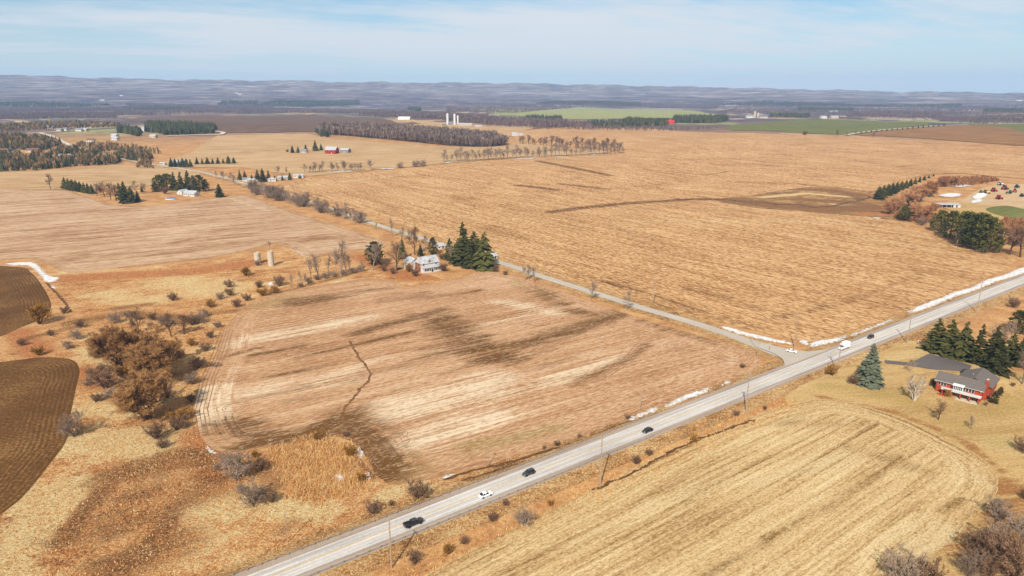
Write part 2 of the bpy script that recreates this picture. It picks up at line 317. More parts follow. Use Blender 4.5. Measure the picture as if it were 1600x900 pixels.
M['land'] = land_mat()

# ------------------------------------------------------------------ ground sheet reaching the hills
def make_ground():
    front = np.arange(-52, 52.01, .3); back = np.arange(54, 306.1, 3.); az = np.radians(np.concatenate([front, back])); na = len(az)
    rr = np.exp(np.linspace(math.log(18), math.log(13000), 300)); rr = np.concatenate([[.5], rr]); nr = len(rr)
    X = np.outer(rr, np.sin(az)); Y = np.outer(rr, np.cos(az)); V = np.stack([X, Y, hgt(X, Y)], -1).reshape(-1, 3)
    i = np.arange(nr - 1)[:, None]; j = np.arange(na)[None, :]; j2 = (j + 1) % na
    F = np.stack([i * na + j + 0 * i, i * na + j2, (i + 1) * na + j2, (i + 1) * na + j], -1).reshape(-1, 4)[:, ::-1]
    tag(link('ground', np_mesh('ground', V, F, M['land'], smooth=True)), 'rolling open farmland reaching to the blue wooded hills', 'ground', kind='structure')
make_ground()

# ------------------------------------------------------------------ draped sheets cut to outlines
def smooth_closed(P, n=6):
    out = []; k = len(P)
    for i in range(k):
        a, b, c, d = (P[(i + q) % k] for q in (-1, 0, 1, 2))
        for s in range(n):
            t = s / n; out.append(.5 * (2 * b + (c - a) * t + (2 * a - 5 * b + 4 * c - d) * t * t + (3 * b - a - 3 * c + d) * t ** 3))
    return out
def resample(P, step, closed=True):
    P = np.array(P, float); Q = np.vstack([P, P[:1]]) if closed else P
    L = np.r_[0, np.cumsum(np.hypot(*np.diff(Q, axis=0).T))]; n = max(3, int(L[-1] / step)); t = np.linspace(0, L[-1], n, endpoint=not closed)
    return np.stack([np.interp(t, L, Q[:, 0]), np.interp(t, L, Q[:, 1])], -1)
def inside(P, X):
    x, y = X[:, 0], X[:, 1]; c = np.zeros(len(X), bool); n = len(P)
    for i in range(n):
        (x1, y1), (x2, y2) = P[i], P[(i + 1) % n]
        if y1 == y2: continue
        k = ((y1 > y) != (y2 > y)) & (x < (x2 - x1) * (y - y1) / (y2 - y1) + x1); c ^= k
    return c
def segdist(X, P, closed=False):
    d = np.full(len(X), 1e9); n = len(P)
    for i in range(n if closed else n - 1):
        a, b = P[i], P[(i + 1) % n]; ab = b - a; L = max(1e-9, ab @ ab)
        t = np.clip(((X - a) @ ab) / L, 0, 1); q = X - (a + t[:, None] * ab); d = np.minimum(d, np.hypot(q[:, 0], q[:, 1]))
    return d
def gxy(pts): return [np.array(G(*p)[:2]) for p in pts]
def outline(pix, smooth=True, ground=False):
    P = [np.array(p, float) for p in pix] if ground else gxy(pix)
    return smooth_closed(P) if smooth else P
def cut(P, step, jit=.0):
    B = resample(P, step)
    if jit: B = B + rng.normal(0, jit, B.shape)
    lo, hi = B.min(0), B.max(0); gx = np.arange(lo[0], hi[0], step); gy = np.arange(lo[1], hi[1], step * .87)
    X = np.stack(np.meshgrid(gx, gy), -1); X[1::2, :, 0] += step / 2; X = X.reshape(-1, 2) + rng.normal(0, step * .06, (X.size // 2, 2))
    X = X[inside(B, X)]; dd = segdist(X, B, True); X = X[dd > step * .45]; dd = dd[dd > step * .45]
    nb = len(B); pts = [Vector(p) for p in B] + [Vector(p) for p in X]
    vs, es, fs, *_ = delaunay_2d_cdt(pts, [], [list(range(nb))], 1, 1e-4)
    V = np.array([(p[0], p[1]) for p in vs]); F = np.array([f for f in fs if len(f) == 3])
    a, b, c = V[F[:, 0]], V[F[:, 1]], V[F[:, 2]]; fl = ((b - a)[:, 0] * (c - a)[:, 1] - (b - a)[:, 1] * (c - a)[:, 0]) < 0
    F[fl] = F[fl][:, ::-1]
    return V, F, segdist(V, B, True)
def sheet(name, label, cat, pix, mat, step=4., off=.06, paint_=None, smooth=True, jit=0., kind='structure', ground=False, along=None):
    V, F, e = cut(outline(pix, smooth, ground), step, jit)
    at = {'edge': e}
    for k, strokes in (paint_ or {}).items():
        f = np.zeros(len(V))
        for pts, wd, amt in strokes:
            P = np.array(gxy(pts)); X = V
            if along is not None:          # patches drawn out along the working direction
                c_, s_ = math.cos(along), math.sin(along); Q = np.array([[c_ * .6, -s_], [s_ * .6, c_]]); X = V @ Q; P = P @ Q
            f = np.maximum(f, amt * np.exp(-(segdist(X, P) / wd) ** 2 * .9))
        at[k] = f
    d = np.hypot(V[:, 0], V[:, 1]); z = hgt(V[:, 0], V[:, 1]) + off + .0005 * np.maximum(0, d - 400)
    o = link(name, np_mesh(name, np.c_[V, z], F, mat, at, smooth=True)); tag(o, label, cat, kind=kind); return o

# wild meadow on the left with painted patches of pale straw, rust and damp growth
sheet('rough_meadow', 'rough meadow of straw grass and rusty weeds left of the pale field', 'meadow',
      [(-140, 412), (60, 415), (200, 420), (330, 406), (440, 392), (520, 402), (590, 395), (660, 425), (700, 440), (640, 470), (430, 520), (360, 600), (330, 690), (420, 705), (540, 690), (600, 760), (700, 745), (880, 690), (1000, 652), (1110, 612), (1190, 572), (1205, 585), (1100, 632), (960, 690), (800, 745), (620, 818), (430, 895), (250, 1000), (-200, 1000), (-260, 800)],
      M['rough'], 3., .05, smooth=False, paint_={
          'pale': [([(150, 690), (250, 690)], 14, 1), ([(110, 760), (30, 850)], 9, 1), ([(60, 800), (0, 900)], 10, .9), ([(270, 440), (340, 450)], 22, .9), ([(160, 460), (230, 470)], 16, .7), ([(140, 545), (160, 565)], 8, .8), ([(320, 800), (380, 790)], 9, .8), ([(500, 800), (420, 790)], 7, .9), ([(150, 640), (200, 640)], 9, 1), ([(620, 770), (600, 775)], 4, .9), ([(20, 720), (40, 800)], 6, .8)],
          'rust': [([(100, 435), (300, 425), (400, 410)], 12, .9), ([(560, 400), (640, 435), (700, 432)], 9, .9), ([(300, 680), (345, 740)], 8, .8), ([(700, 765), (1000, 660)], 4, .8), ([(560, 845), (680, 800)], 4, .6), ([(130, 580), (160, 600)], 7, .8), ([(30, 520), (60, 550)], 9, .8)],
          'damp': [([(170, 745), (310, 712)], 10, .68), ([(130, 830), (250, 800), (330, 760)], 13, .55), ([(180, 890), (260, 850)], 11, .68), ([(200, 780), (300, 745)], 11, .5), ([(95, 850), (130, 800), (180, 745)], 3.5, .95), ([(180, 742), (250, 715), (300, 705)], 2.5, .95), ([(310, 710), (340, 750)], 6, .75), ([(215, 870), (255, 830), (262, 815)], 4, 1.), ([(110, 505), (200, 490), (300, 500)], 7, .8), ([(180, 482), (230, 476)], 6, .7), ([(40, 530), (120, 510)], 4, .7), ([(330, 490), (420, 480)], 5, .7), ([(560, 690), (585, 740)], 4, .9), ([(230, 660), (310, 620)], 6, .5), ([(410, 720), (430, 760)], 6, .6), ([(460, 815), (440, 830)], 4, .5), ([(640, 745), (730, 735)], 2.5, .8), ([(430, 460), (560, 425)], 4, .6)]})
sheet('worked_field', 'pinkish worked stubble field with dark damp patches beside the highway', 'field',
      [(372, 488), (400, 470), (450, 455), (520, 443), (570, 436), (610, 438), (640, 447), (690, 441), (730, 430), (770, 425), (830, 438), (900, 463), (1000, 497), (1100, 526), (1165, 546), (1188, 560), (1180, 577), (1120, 602), (1050, 627), (990, 650), (900, 685), (800, 716), (700, 742), (620, 757), (588, 742), (575, 718), (555, 694), (520, 682), (460, 692), (400, 702), (345, 706), (315, 683), (305, 640), (318, 590), (338, 555), (348, 520)],
      M['main'], 2.2, .10, jit=.25, along=HW - .06, paint_={
          'damp': [([(690, 500), (730, 535), (790, 560)], 10, .82), ([(760, 552), (900, 515), (960, 492)], 9, .82), ([(560, 520), (690, 485)], 6, .8), ([(400, 555), (470, 540)], 4, .7), ([(480, 470), (510, 466)], 12, .8), ([(530, 460), (610, 450)], 5, .6), ([(660, 545), (760, 525)], 4, .75), ([(900, 600), (990, 555), (1010, 540)], 3.5, .65), ([(400, 690), (480, 680), (540, 655)], 7, 1.), ([(540, 650), (580, 700), (600, 745)], 8, .9), ([(350, 660), (400, 680)], 9, .7), ([(640, 750), (760, 735)], 4, .5), ([(1000, 500), (1130, 540)], 5, .5), ([(830, 450), (880, 475)], 7, .6), ([(650, 470), (740, 455)], 6, .55), ([(560, 590), (700, 550)], 9, .4), ([(440, 630), (540, 610)], 8, .35), ([(345, 560), (400, 545)], 3, .7), ([(780, 600), (880, 560)], 6, .35), ([(640, 492), (690, 505)], 5, .7), ([(470, 560), (640, 520)], 3, .7), ([(700, 585), (860, 545)], 4, .6), ([(420, 590), (520, 570)], 3, .5), ([(600, 470), (660, 460)], 7, .6), ([(890, 485), (950, 497)], 6, .7), ([(620, 610), (740, 575)], 3, .5), ([(360, 630), (480, 605)], 3, .5)],
          'pale': [([(620, 640), (760, 600)], 13, .9), ([(400, 530), (560, 500)], 12, .7), ([(640, 690), (760, 655)], 10, .9), ([(320, 610), (330, 660)], 7, .9), ([(850, 600), (960, 560)], 8, .7), ([(420, 610), (540, 590)], 9, .6), ([(700, 520), (870, 480)], 6, .5), ([(780, 470), (870, 490)], 6, .7), ([(480, 600), (600, 560)], 5, .6), ([(700, 640), (900, 580)], 5, .7)],
          'green': [([(400, 480), (450, 466)], 8, .9), ([(740, 700), (860, 670)], 6, .9), ([(620, 720), (640, 750)], 8, .8), ([(360, 700), (420, 685)], 6, .7), ([(800, 440), (880, 470)], 5, .6)]})
sheet('upper_field', 'pale striped stubble field above the two old silos', 'field',
      [(-140, 297), (40, 297), (98, 298), (130, 305), (165, 318), (225, 322), (300, 315), (350, 309), (390, 306), (430, 322), (500, 345), (570, 367), (606, 381), (590, 388), (540, 392), (505, 398), (470, 400), (450, 386), (430, 381), (400, 388), (330, 402), (200, 417), (125, 426), (95, 424), (70, 410), (30, 404), (-140, 405)], M['upper'], 5., .08,
      paint_={'damp': [([(0, 340), (200, 330), (330, 325)], 2.5, .6), ([(0, 362), (250, 350)], 2.5, .55), ([(40, 385), (330, 372)], 3, .5), ([(90, 410), (130, 400)], 12, .6), ([(270, 380), (300, 374)], 8, .7), ([(480, 372), (560, 375)], 10, .5), ([(140, 306), (170, 321), (230, 324)], 5, .6)], 'pale': [([(0, 350), (300, 336)], 3, .7), ([(100, 400), (300, 385)], 4, .6), ([(360, 310), (420, 330)], 4, .8), ([(430, 383), (470, 395), (490, 410)], 3, 1.)]})
sheet('dark_ploughed_field', 'upper dark ploughed field at the left edge below the snow strip', 'field', [(-140, 417), (20, 417), (48, 426), (68, 450), (80, 478), (66, 497), (30, 513), (-10, 529), (-140, 560)], M['ploughed'], 3., .12)
sheet('curved_ploughed_field', 'lower dark ploughed field with curving furrows at the left edge', 'field', [(-170, 580), (0, 566), (60, 559), (108, 561), (124, 576), (119, 605), (110, 650), (104, 688), (80, 722), (40, 772), (0, 805), (-170, 930)], M['ploughed'], 2.5, .12)
sheet('corn_field', 'wide orange corn stubble field beyond the side road', 'field',
      [(430, 296), (470, 281), (560, 270), (640, 264), (740, 254), (830, 246), (900, 243), (977, 239), (900, 228), (806, 220), (800, 207), (900, 198), (1010, 201), (1130, 208), (1320, 214), (1450, 226), (1600, 238), (1760, 246), (1760, 285), (1600, 280), (1500, 271), (1460, 272), (1410, 281), (1368, 296), (1345, 318), (1330, 336), (1372, 341), (1420, 353), (1480, 378), (1540, 397), (1590, 406), (1570, 422), (1500, 452), (1420, 484), (1330, 517), (1262, 535), (1200, 522), (1130, 505), (1040, 485), (930, 450), (850, 424), (790, 404), (720, 383), (640, 357), (560, 330), (490, 308)],
      M['corn'], 6., .10, smooth=False, jit=.6, paint_={
          'damp': [([(1140, 316), (1250, 322), (1340, 330)], 9, 1.), ([(1180, 322), (1300, 318), (1340, 315)], 8, .9), ([(860, 332), (900, 326), (980, 318), (1080, 312), (1150, 312)], 9, 1.1), ([(840, 252), (890, 262), (950, 274)], 8, 1.1), ([(810, 290), (870, 297)], 9, .95), ([(880, 288), (950, 296)], 9, .85), ([(1040, 268), (1100, 274), (1140, 268)], 6, .6), ([(1150, 285), (1250, 288), (1340, 300)], 4, .7), ([(1400, 262), (1450, 256)], 5, .6), ([(900, 430), (1000, 455), (1100, 490)], 6, .6), ([(1080, 450), (1180, 480)], 8, .5), ([(1270, 480), (1350, 462), (1460, 420)], 4, .5), ([(1000, 470), (1200, 515)], 5, .6), ([(640, 290), (760, 300)], 6, .4), ([(1200, 500), (1330, 470)], 6, .45), ([(1220, 232), (1330, 238)], 8, .5), ([(980, 245), (1080, 250), (1200, 246)], 6, .5), ([(720, 340), (880, 390)], 7, .35), ([(940, 350), (1100, 400)], 8, .35)],
          'pale': [([(1180, 308), (1260, 300), (1330, 308)], 7, .9), ([(1000, 345), (1200, 345), (1330, 350)], 14, .6), ([(800, 270), (1000, 285)], 16, .4), ([(1350, 370), (1450, 390)], 12, .5), ([(450, 292), (640, 272)], 14, .7)]})
sheet('marsh', 'dark marshy stream hollow at the right end of the corn field', 'marsh', [(1120, 313), (1170, 306), (1230, 297), (1290, 292), (1345, 298), (1385, 300), (1420, 318), (1440, 338), (1400, 343), (1345, 338), (1260, 331), (1180, 325)], rough_mat('marsh_grass', True, [(0, A(74, 46, 24)), (.35, A(128, 84, 46)), (.65, A(190, 138, 82)), (1, A(238, 200, 140))]), 4., .35, jit=1., paint_={'damp': [([(1130, 314), (1200, 320), (1290, 328), (1340, 326)], 20, 1.3), ([(1250, 312), (1340, 318), (1400, 330)], 12, 1.1), ([(1240, 296), (1300, 298), (1345, 306)], 12, 1.)], 'pale': [([(1190, 309), (1260, 303), (1320, 308)], 7, 1.), ([(1300, 320), (1330, 322)], 6, .7)], 'rust': [([(1350, 335), (1430, 335)], 12, .9), ([(1360, 305), (1400, 312)], 10, .7)]})
sheet('lawn', 'dormant lawn around the red brick house', 'lawn', [(1225, 622), (1262, 594), (1300, 578), (1370, 548), (1425, 532), (1480, 545), (1560, 575), (1640, 590), (1760, 600), (1800, 760), (1700, 960), (1480, 960), (1330, 800)], M['lawn'], 3., .06, smooth=False,
      paint_={'green': [([(1290, 600), (1420, 625)], 8, .8), ([(1540, 640), (1600, 630)], 9, .8), ([(1500, 665), (1560, 690)], 8, .7)], 'damp': [([(1280, 620), (1400, 645), (1500, 685), (1570, 740), (1585, 800)], 2.2, .8), ([(1560, 760), (1600, 860)], 12, .8), ([(1520, 850), (1600, 880)], 14, .6)], 'pale': [([(1400, 560), (1440, 545)], 6, .7), ([(1560, 690), (1600, 700)], 8, .8)]})
sheet('straw_field', 'pale straw corn stubble field in the lower right foreground', 'field',
      [(1240, 632), (1285, 625), (1350, 634), (1420, 658), (1490, 693), (1540, 722), (1560, 752), (1550, 785), (1512, 815), (1490, 845), (1440, 880), (1400, 940), (1250, 1120), (480, 1120), (520, 985), (640, 912), (780, 838), (900, 778), (1000, 727), (1100, 681), (1190, 646)], M['straw'], 2.5, .12, jit=.2,
      paint_={'damp': [([(1190, 845), (1300, 790), (1410, 715)], 1.6, .75), ([(1100, 900), (1200, 850)], 2, .5), ([(1330, 700), (1440, 735)], 6, .45), ([(1470, 800), (1500, 780)], 2, .8), ([(1340, 740), (1440, 700)], 4, .3), ([(1220, 660), (1300, 660)], 7, .35)], 'pale': [([(1180, 755), (1330, 710)], 4, .7), ([(1410, 850), (1470, 830)], 7, .9), ([(1000, 790), (1150, 740)], 5, .5), ([(900, 850), (1100, 770)], 4, .4), ([(1480, 720), (1545, 760)], 4, .7)]})
for nm, lb, px, mk, st in (
    ('tan_field', 'tan rolling stubble field around the red barn', [(235, 262), (300, 238), (340, 212), (480, 209), (500, 214), (600, 224), (700, 230), (790, 229), (806, 222), (960, 238), (830, 244), (740, 252), (640, 261), (560, 268), (480, 276), (380, 262)], 'tan', 14),
    ('left_tan_field', 'tan field around the lone bare tree at the left edge', [(-160, 272), (60, 268), (180, 258), (250, 262), (330, 268), (240, 290), (100, 297), (-160, 296)], 'tan', 10),
    ('brown_field', 'dark brown ploughed field behind the long woodlot', [(186, 186), (340, 181), (480, 179), (600, 186), (660, 194), (560, 197), (500, 206), (340, 208), (335, 196), (230, 192)], 'brown_field', 40),
    ('farmyard_field', 'light stubble field around the tall white silos', [(600, 186), (660, 190), (760, 194), (840, 200), (806, 208), (790, 217), (700, 214), (640, 201)], 'tan', 25),
    ('green_pasture', 'pale green pasture in the far middle distance', [(730, 170), (900, 168), (1080, 173), (1125, 181), (1060, 185), (900, 187), (800, 181)], 'lightgreen', 70),
    ('winter_wheat_field', 'green winter wheat field beside the tree lined lane', [(1132, 199), (1200, 191), (1330, 188), (1450, 191), (1452, 196), (1390, 203), (1330, 211), (1250, 208), (1140, 204)], 'green_field', 30),
    ('rust_field', 'rusty brown field right of the tree lined lane', [(1335, 211), (1400, 202), (1510, 196), (1760, 202), (1760, 236), (1600, 229), (1450, 217)], 'rust_field', 30),
    ('green_strip', 'green field strip at the right edge beyond the lane', [(1512, 195), (1760, 193), (1760, 210), (1600, 207)], 'green_field', 40)):
    sheet(nm, lb, 'field', px, M[mk], st, .15 if nm != 'green_strip' else .5, smooth=False)

# ------------------------------------------------------------------ roads
HA = np.array(G(447, 900)[:2]); HB = np.array(G(1500, 480)[:2]); HD = (HB - HA) / np.linalg.norm(HB - HA); HN = np.array([-HD[1], HD[0]])
HMID = np.array([0., 194.8])
def hpt(s, t, z=0.): q = HMID + HD * s + HN * t; return (q[0], q[1], z)      # along, to the left of travel, up
def road_mat(name, base, dark, tracks, half):
    m, nt, b = newmat(name, .85, .25); v = co(nt); u = attr(nt, 'across'); al = attr(nt, 'along')
    n = noise(nt, v, 1.2, 5, .7); lg = noise(nt, nd(nt, 'ShaderNodeCombineXYZ', {0: mt(nt, 'MULTIPLY', al, .02), 1: mt(nt, 'MULTIPLY', u, 1.3)}).outputs[0], 1., 4, .6)
    big = noise(nt, v, .05, 4); c = mix(nt, rng_(nt, mt(nt, 'ADD', mt(nt, 'MULTIPLY', lg, .6), mt(nt, 'ADD', mt(nt, 'MULTIPLY', n, .25), mt(nt, 'MULTIPLY', big, .15))), .36, .62), dark, base)
    if tracks:
        s = mt(nt, 'SINE', mt(nt, 'MULTIPLY', u, 2 * math.pi / tracks)); c = mix(nt, rng_(nt, s, -.9, .9, .0, .38), c, dark)
    nt.links.new(c, b.inputs['Base Color']); bump(nt, b, n, .25, .03); return m
M['highway'] = road_mat('pale_worn_asphalt', A(240, 232, 222), A(188, 178, 168), 1.83, 3.6)
M['shoulder'] = road_mat('gravel_shoulder', A(196, 176, 156), A(160, 138, 118), 0, 2); M['side_road'] = road_mat('grey_side_road', A(222, 210, 192), A(184, 168, 150), 2.2, 3)
M['ditch'] = rough_mat('ditch_grass', False, [(0, A(104, 72, 42)), (.28, A(174, 124, 76)), (.58, A(212, 162, 104)), (1, A(244, 208, 150))])
def strip(name, label, path, offs, mat, kind='structure', cat='road'):     # path: list of (x,y); offs: list of (offset, height)
    P = np.array(path, float); T = np.gradient(P, axis=0); T /= np.linalg.norm(T, axis=1)[:, None]; Nn = np.stack([-T[:, 1], T[:, 0]], -1)
    k = len(offs); L = np.r_[0, np.cumsum(np.hypot(*np.diff(P, axis=0).T))]; V = []; ac = []; al = []
    for i in range(len(P)):
        for o_, z_ in offs:
            q = P[i] + Nn[i] * o_; d = math.hypot(*q); V.append((q[0], q[1], float(hgt(q[0], q[1])) + z_ + .0006 * max(0, d - 400))); ac.append(o_); al.append(L[i])
    F = [(i * k + j, i * k + j + 1, (i + 1) * k + j + 1, (i + 1) * k + j) for i in range(len(P) - 1) for j in range(k - 1)]
    me = np_mesh(name, V, np.array(F)[:, ::-1], mat, {'across': ac, 'along': al}); o = link(name, me)
    return tag(o, label, cat, kind=kind) if label else o
HS = np.arange(-190, 700, 6.); HP = [HMID + HD * s for s in HS]
strip('road_embankment', 'sloping grass and gravel verge carrying the highway', HP, [(-13, .02), (-8.6, .1), (-6.8, .5), (6.8, .5), (8.6, .1), (13, .02)], M['ditch'], cat='verge')
strip('gravel_shoulder', 'grey gravel shoulder along the lower side of the highway', HP, [(-6.4, .52), (-3.7, .60)], M['shoulder'], cat='shoulder')
strip('gravel_shoulder', 'grey gravel shoulder along the upper side of the highway', HP, [(3.7, .60), (6.4, .52)], M['shoulder'], cat='shoulder')
strip('highway', 'pale two lane highway crossing the foreground', HP, [(-3.75, .63), (0, .68), (3.75, .63)], M['highway'])
M['line_white'] = plain('white_road_paint', A(248, 244, 238), .7, .08, .6); M['line_yellow'] = plain('worn_yellow_road_paint', A(236, 200, 120), .7, .12, .6)
for a, lb, mt_ in ((-3.45, 'white edge line along the lower side of the highway', 'line_white'), (3.45, 'white edge line along the upper side of the highway', 'line_white'), (-.14, 'lower yellow centre line of the highway', 'line_yellow'), (.14, 'upper yellow centre line of the highway', 'line_yellow')):
    strip('road_marking', lb, HP, [(a - .07, .70), (a + .07, .70)], M[mt_], cat='road marking')
SIDE = [(1222, 556), (1150, 527), (1085, 505), (1000, 480.5), (930, 458.5), (850, 433.5), (790, 413), (700, 385), (590, 352), (500, 321), (440, 303), (395, 292), (360, 280), (320, 270), (270, 262), (235, 257), (190, 248)]
sp0 = np.array(gxy(SIDE)); SP = np.array([np.array([np.interp(t, np.arange(len(sp0)), sp0[:, 0]), np.interp(t, np.arange(len(sp0)), sp0[:, 1])]) for t in np.linspace(0, len(sp0) - 1, 220)])
for _ in range(6): SP[1:-1] = (SP[:-2] + 2 * SP[1:-1] + SP[2:]) / 4
strip('side_road_verge', 'rusty grass verge along the side road', SP, [(-9, .11), (-5.5, .16), (5.5, .16), (9, .11)], M['ditch'], cat='verge')
strip('side_road', 'narrow grey side road running from the junction past the farmhouse', SP, [(-3.5, .20), (0, .26), (3.5, .20)], M['side_road'])
def lane(name, label, pix, half, mat, z=.3, cat='lane'):
    P = np.array(gxy(pix)); Q = resample(P, 8., False); return strip(name, label, Q, [(-half, z), (half, z)], mat, cat=cat)
JN = sheet('junction_apron', 'flared paving where the side road meets the highway', 'road', [(1172, 531), (1222, 545), (1262, 551), (1306, 546), (1330, 541), (1300, 562), (1235, 588), (1214, 582), (1227, 573), (1223, 563), (1208, 553), (1180, 543)], M['side_road'], 2., .55, smooth=False)
M['pale_track'] = road_mat('pale_gravel_track', A(236, 222, 200), A(204, 184, 158), 0, 2)
lane('village_road', 'pale gravel road climbing toward the village at the left', [(190, 248), (150, 240), (125, 233), (105, 226), (85, 216), (62, 208)], 5., M['pale_track'], 1., 'road')
lane('curved_lane', 'white gravel lane curling round the spruce block', [(335, 206), (350, 208), (346, 211), (300, 212), (260, 213)], 6., M['pale_track'], 1.2, 'road')
lane('tree_lined_lane', 'white lane beside the green wheat field at the right', [(1322, 212), (1345, 208), (1380, 204), (1430, 200), (1480, 197), (1512, 195.5)], 6., M['pale_track'], 1.2, 'road')
M['drive'] = road_mat('dark_driveway_asphalt', A(126, 116, 110), A(92, 84, 80), 0, 2)
sheet('driveway', 'dark asphalt driveway behind the red brick house', 'driveway', [(1382, 563), (1425, 567), (1437, 560), (1451, 553), (1480, 560), (1519, 572), (1512, 583), (1496, 580), (1450, 577), (1424, 572), (1383, 568)], M['drive'], 2., .2, smooth=False)
M['gully_soil'] = plain('gully_soil', A(134, 92, 52), .95, .25, .5); M['damp_soil'] = plain('dark_damp_soil', A(112, 76, 40), .95, .2, .6); M['track_soil'] = plain('tyre_pressed_soil', A(172, 126, 86), .95, .2, .5)
def ribbon(name, label, pts, w0, mat, off=.16, cat='track', kind='structure', ground=False, jit=.25):
    P = resample(np.array(pts) if ground else np.array(gxy(pts)), 1.6, False); P = P + rng.normal(0, jit, P.shape) * (0 if ground else 1)
    T = np.gradient(P, axis=0); T /= np.linalg.norm(T, axis=1)[:, None] + 1e-9; Nn = np.stack([-T[:, 1], T[:, 0]], -1); ww = w0 * (1 + rng.uniform(-.45, .45, len(P)))[:, None] / 2
    ww[0] = ww[-1] = .05
    V = np.concatenate([P + Nn * ww, P - Nn * ww]); n = len(P); V = np.c_[V, hgt(V[:, 0], V[:, 1]) + off]
    F = np.array([(i, n + i, n + i + 1, i + 1) for i in range(n - 1)])
    return tag(link(name, np_mesh(name, V, F, mat)), label, cat, kind=kind)
M['water'] = plain('dark_stream_water', (.05, .035, .022), .7, .2, .3, .2)
ribbon('stream', 'dark winding stream through the marsh hollow', [(1060, 313), (1100, 311), (1140, 313), (1165, 317), (1190, 316), (1215, 321), (1245, 320), (1270, 325), (1300, 323), (1325, 317), (1345, 314), (1360, 308)], 2.2, M['water'], .75, 'stream', jit=1.2)
ribbon('drain_gully', 'dark winding drain gully down the worked field', [(545, 533), (553, 545), (562, 560), (572, 572), (580, 583), (577, 594), (566, 605), (556, 617), (545, 630), (537, 642), (534, 655), (540, 668)], 1.2, M['gully_soil'], cat='gully')
for lb, pts, w_ in (('dark ditch line below the upper edge of the straw field', [(925, 768), (975, 745), (1010, 728), (1060, 700), (1100, 684), (1180, 655)], 1.2), ('dark ditch along the meadow between field and highway', [(690, 752), (740, 735), (800, 722), (900, 692), (985, 658)], 1.2), ('second dark ditch line right beside the highway embankment', [(720, 752), (800, 728), (880, 702), (960, 676)], .9), ('dark drain line in the meadow below the snow strip', [(72, 442), (90, 460), (103, 475), (110, 488)], 1.6)):
    ribbon('ditch', lb, pts, w_, M['damp_soil'], cat='ditch')
TR = [('double tyre track curving to the right side of the worked field', [(905, 605), (950, 588), (985, 565), (1003, 545), (1010, 538)], 4), ('tyre tracks along the left end of the worked field', [(330, 680), (322, 640), (335, 590), (352, 550), (362, 515)], 5)]
for lb, pts, n_ in TR:
    P = np.array(gxy(pts)); T = np.gradient(P, axis=0); T /= np.linalg.norm(T, axis=1)[:, None]; Nn = np.stack([-T[:, 1], T[:, 0]], -1); V = []; F = []
    for k in range(n_):
        Q = resample(P + Nn * (k * 1.5 - .5), 2., False); Tq = np.gradient(Q, axis=0); Tq /= np.linalg.norm(Tq, axis=1)[:, None]; Nq = np.stack([-Tq[:, 1], Tq[:, 0]], -1); b0 = len(V)
        ww = .15 * (1 + rng.uniform(-.6, .6, len(Q)))[:, None]
        for a_, c_ in zip(Q + Nq * ww, Q - Nq * ww): V += [(*a_, .17), (*c_, .17)]
        F += [(b0 + 2 * i, b0 + 2 * i + 1, b0 + 2 * i + 3, b0 + 2 * i + 2) for i in range(len(Q) - 1)]
    tag(link('tyre_tracks', np_mesh('tyre_tracks', V, F, M['track_soil'])), lb, 'tyre tracks', kind='stuff')
SW = [(806, 503, 9), (840, 504, 7), (942, 505, 7), (1062, 542, 8), (605, 690, 8), (612, 678, 6), (620, 722, 11), (345, 530, 8), (365, 590, 7), (362, 638, 7), (370, 672, 8), (1140, 555, 10)]
V = []; F = []
for px, py, rad in SW:
    c = G(px, py)
    for k in range(5):
        r0 = rad * (.35 + .16 * k); a0 = random.uniform(0, 6.28); arc = random.uniform(2.2, 5.); n = 26; b0 = len(V); ex = random.uniform(.7, 1.)
        for i in range(n):
            a = a0 + arc * i / (n - 1); ww = .14 * random.uniform(.2, 1.4)
            for s in (-1, 1): V.append((c.x + (r0 + s * ww) * math.cos(a), c.y + (r0 + s * ww) * math.sin(a) * ex, .165))
        F += [(b0 + 2 * i, b0 + 2 * i + 1, b0 + 2 * i + 3, b0 + 2 * i + 2) for i in range(n - 1)]
tag(link('turning_tracks', np_mesh('turning_tracks', V, F, M['track_soil'])), 'curled tyre marks where machines turned on the worked field', 'tyre tracks', kind='stuff')

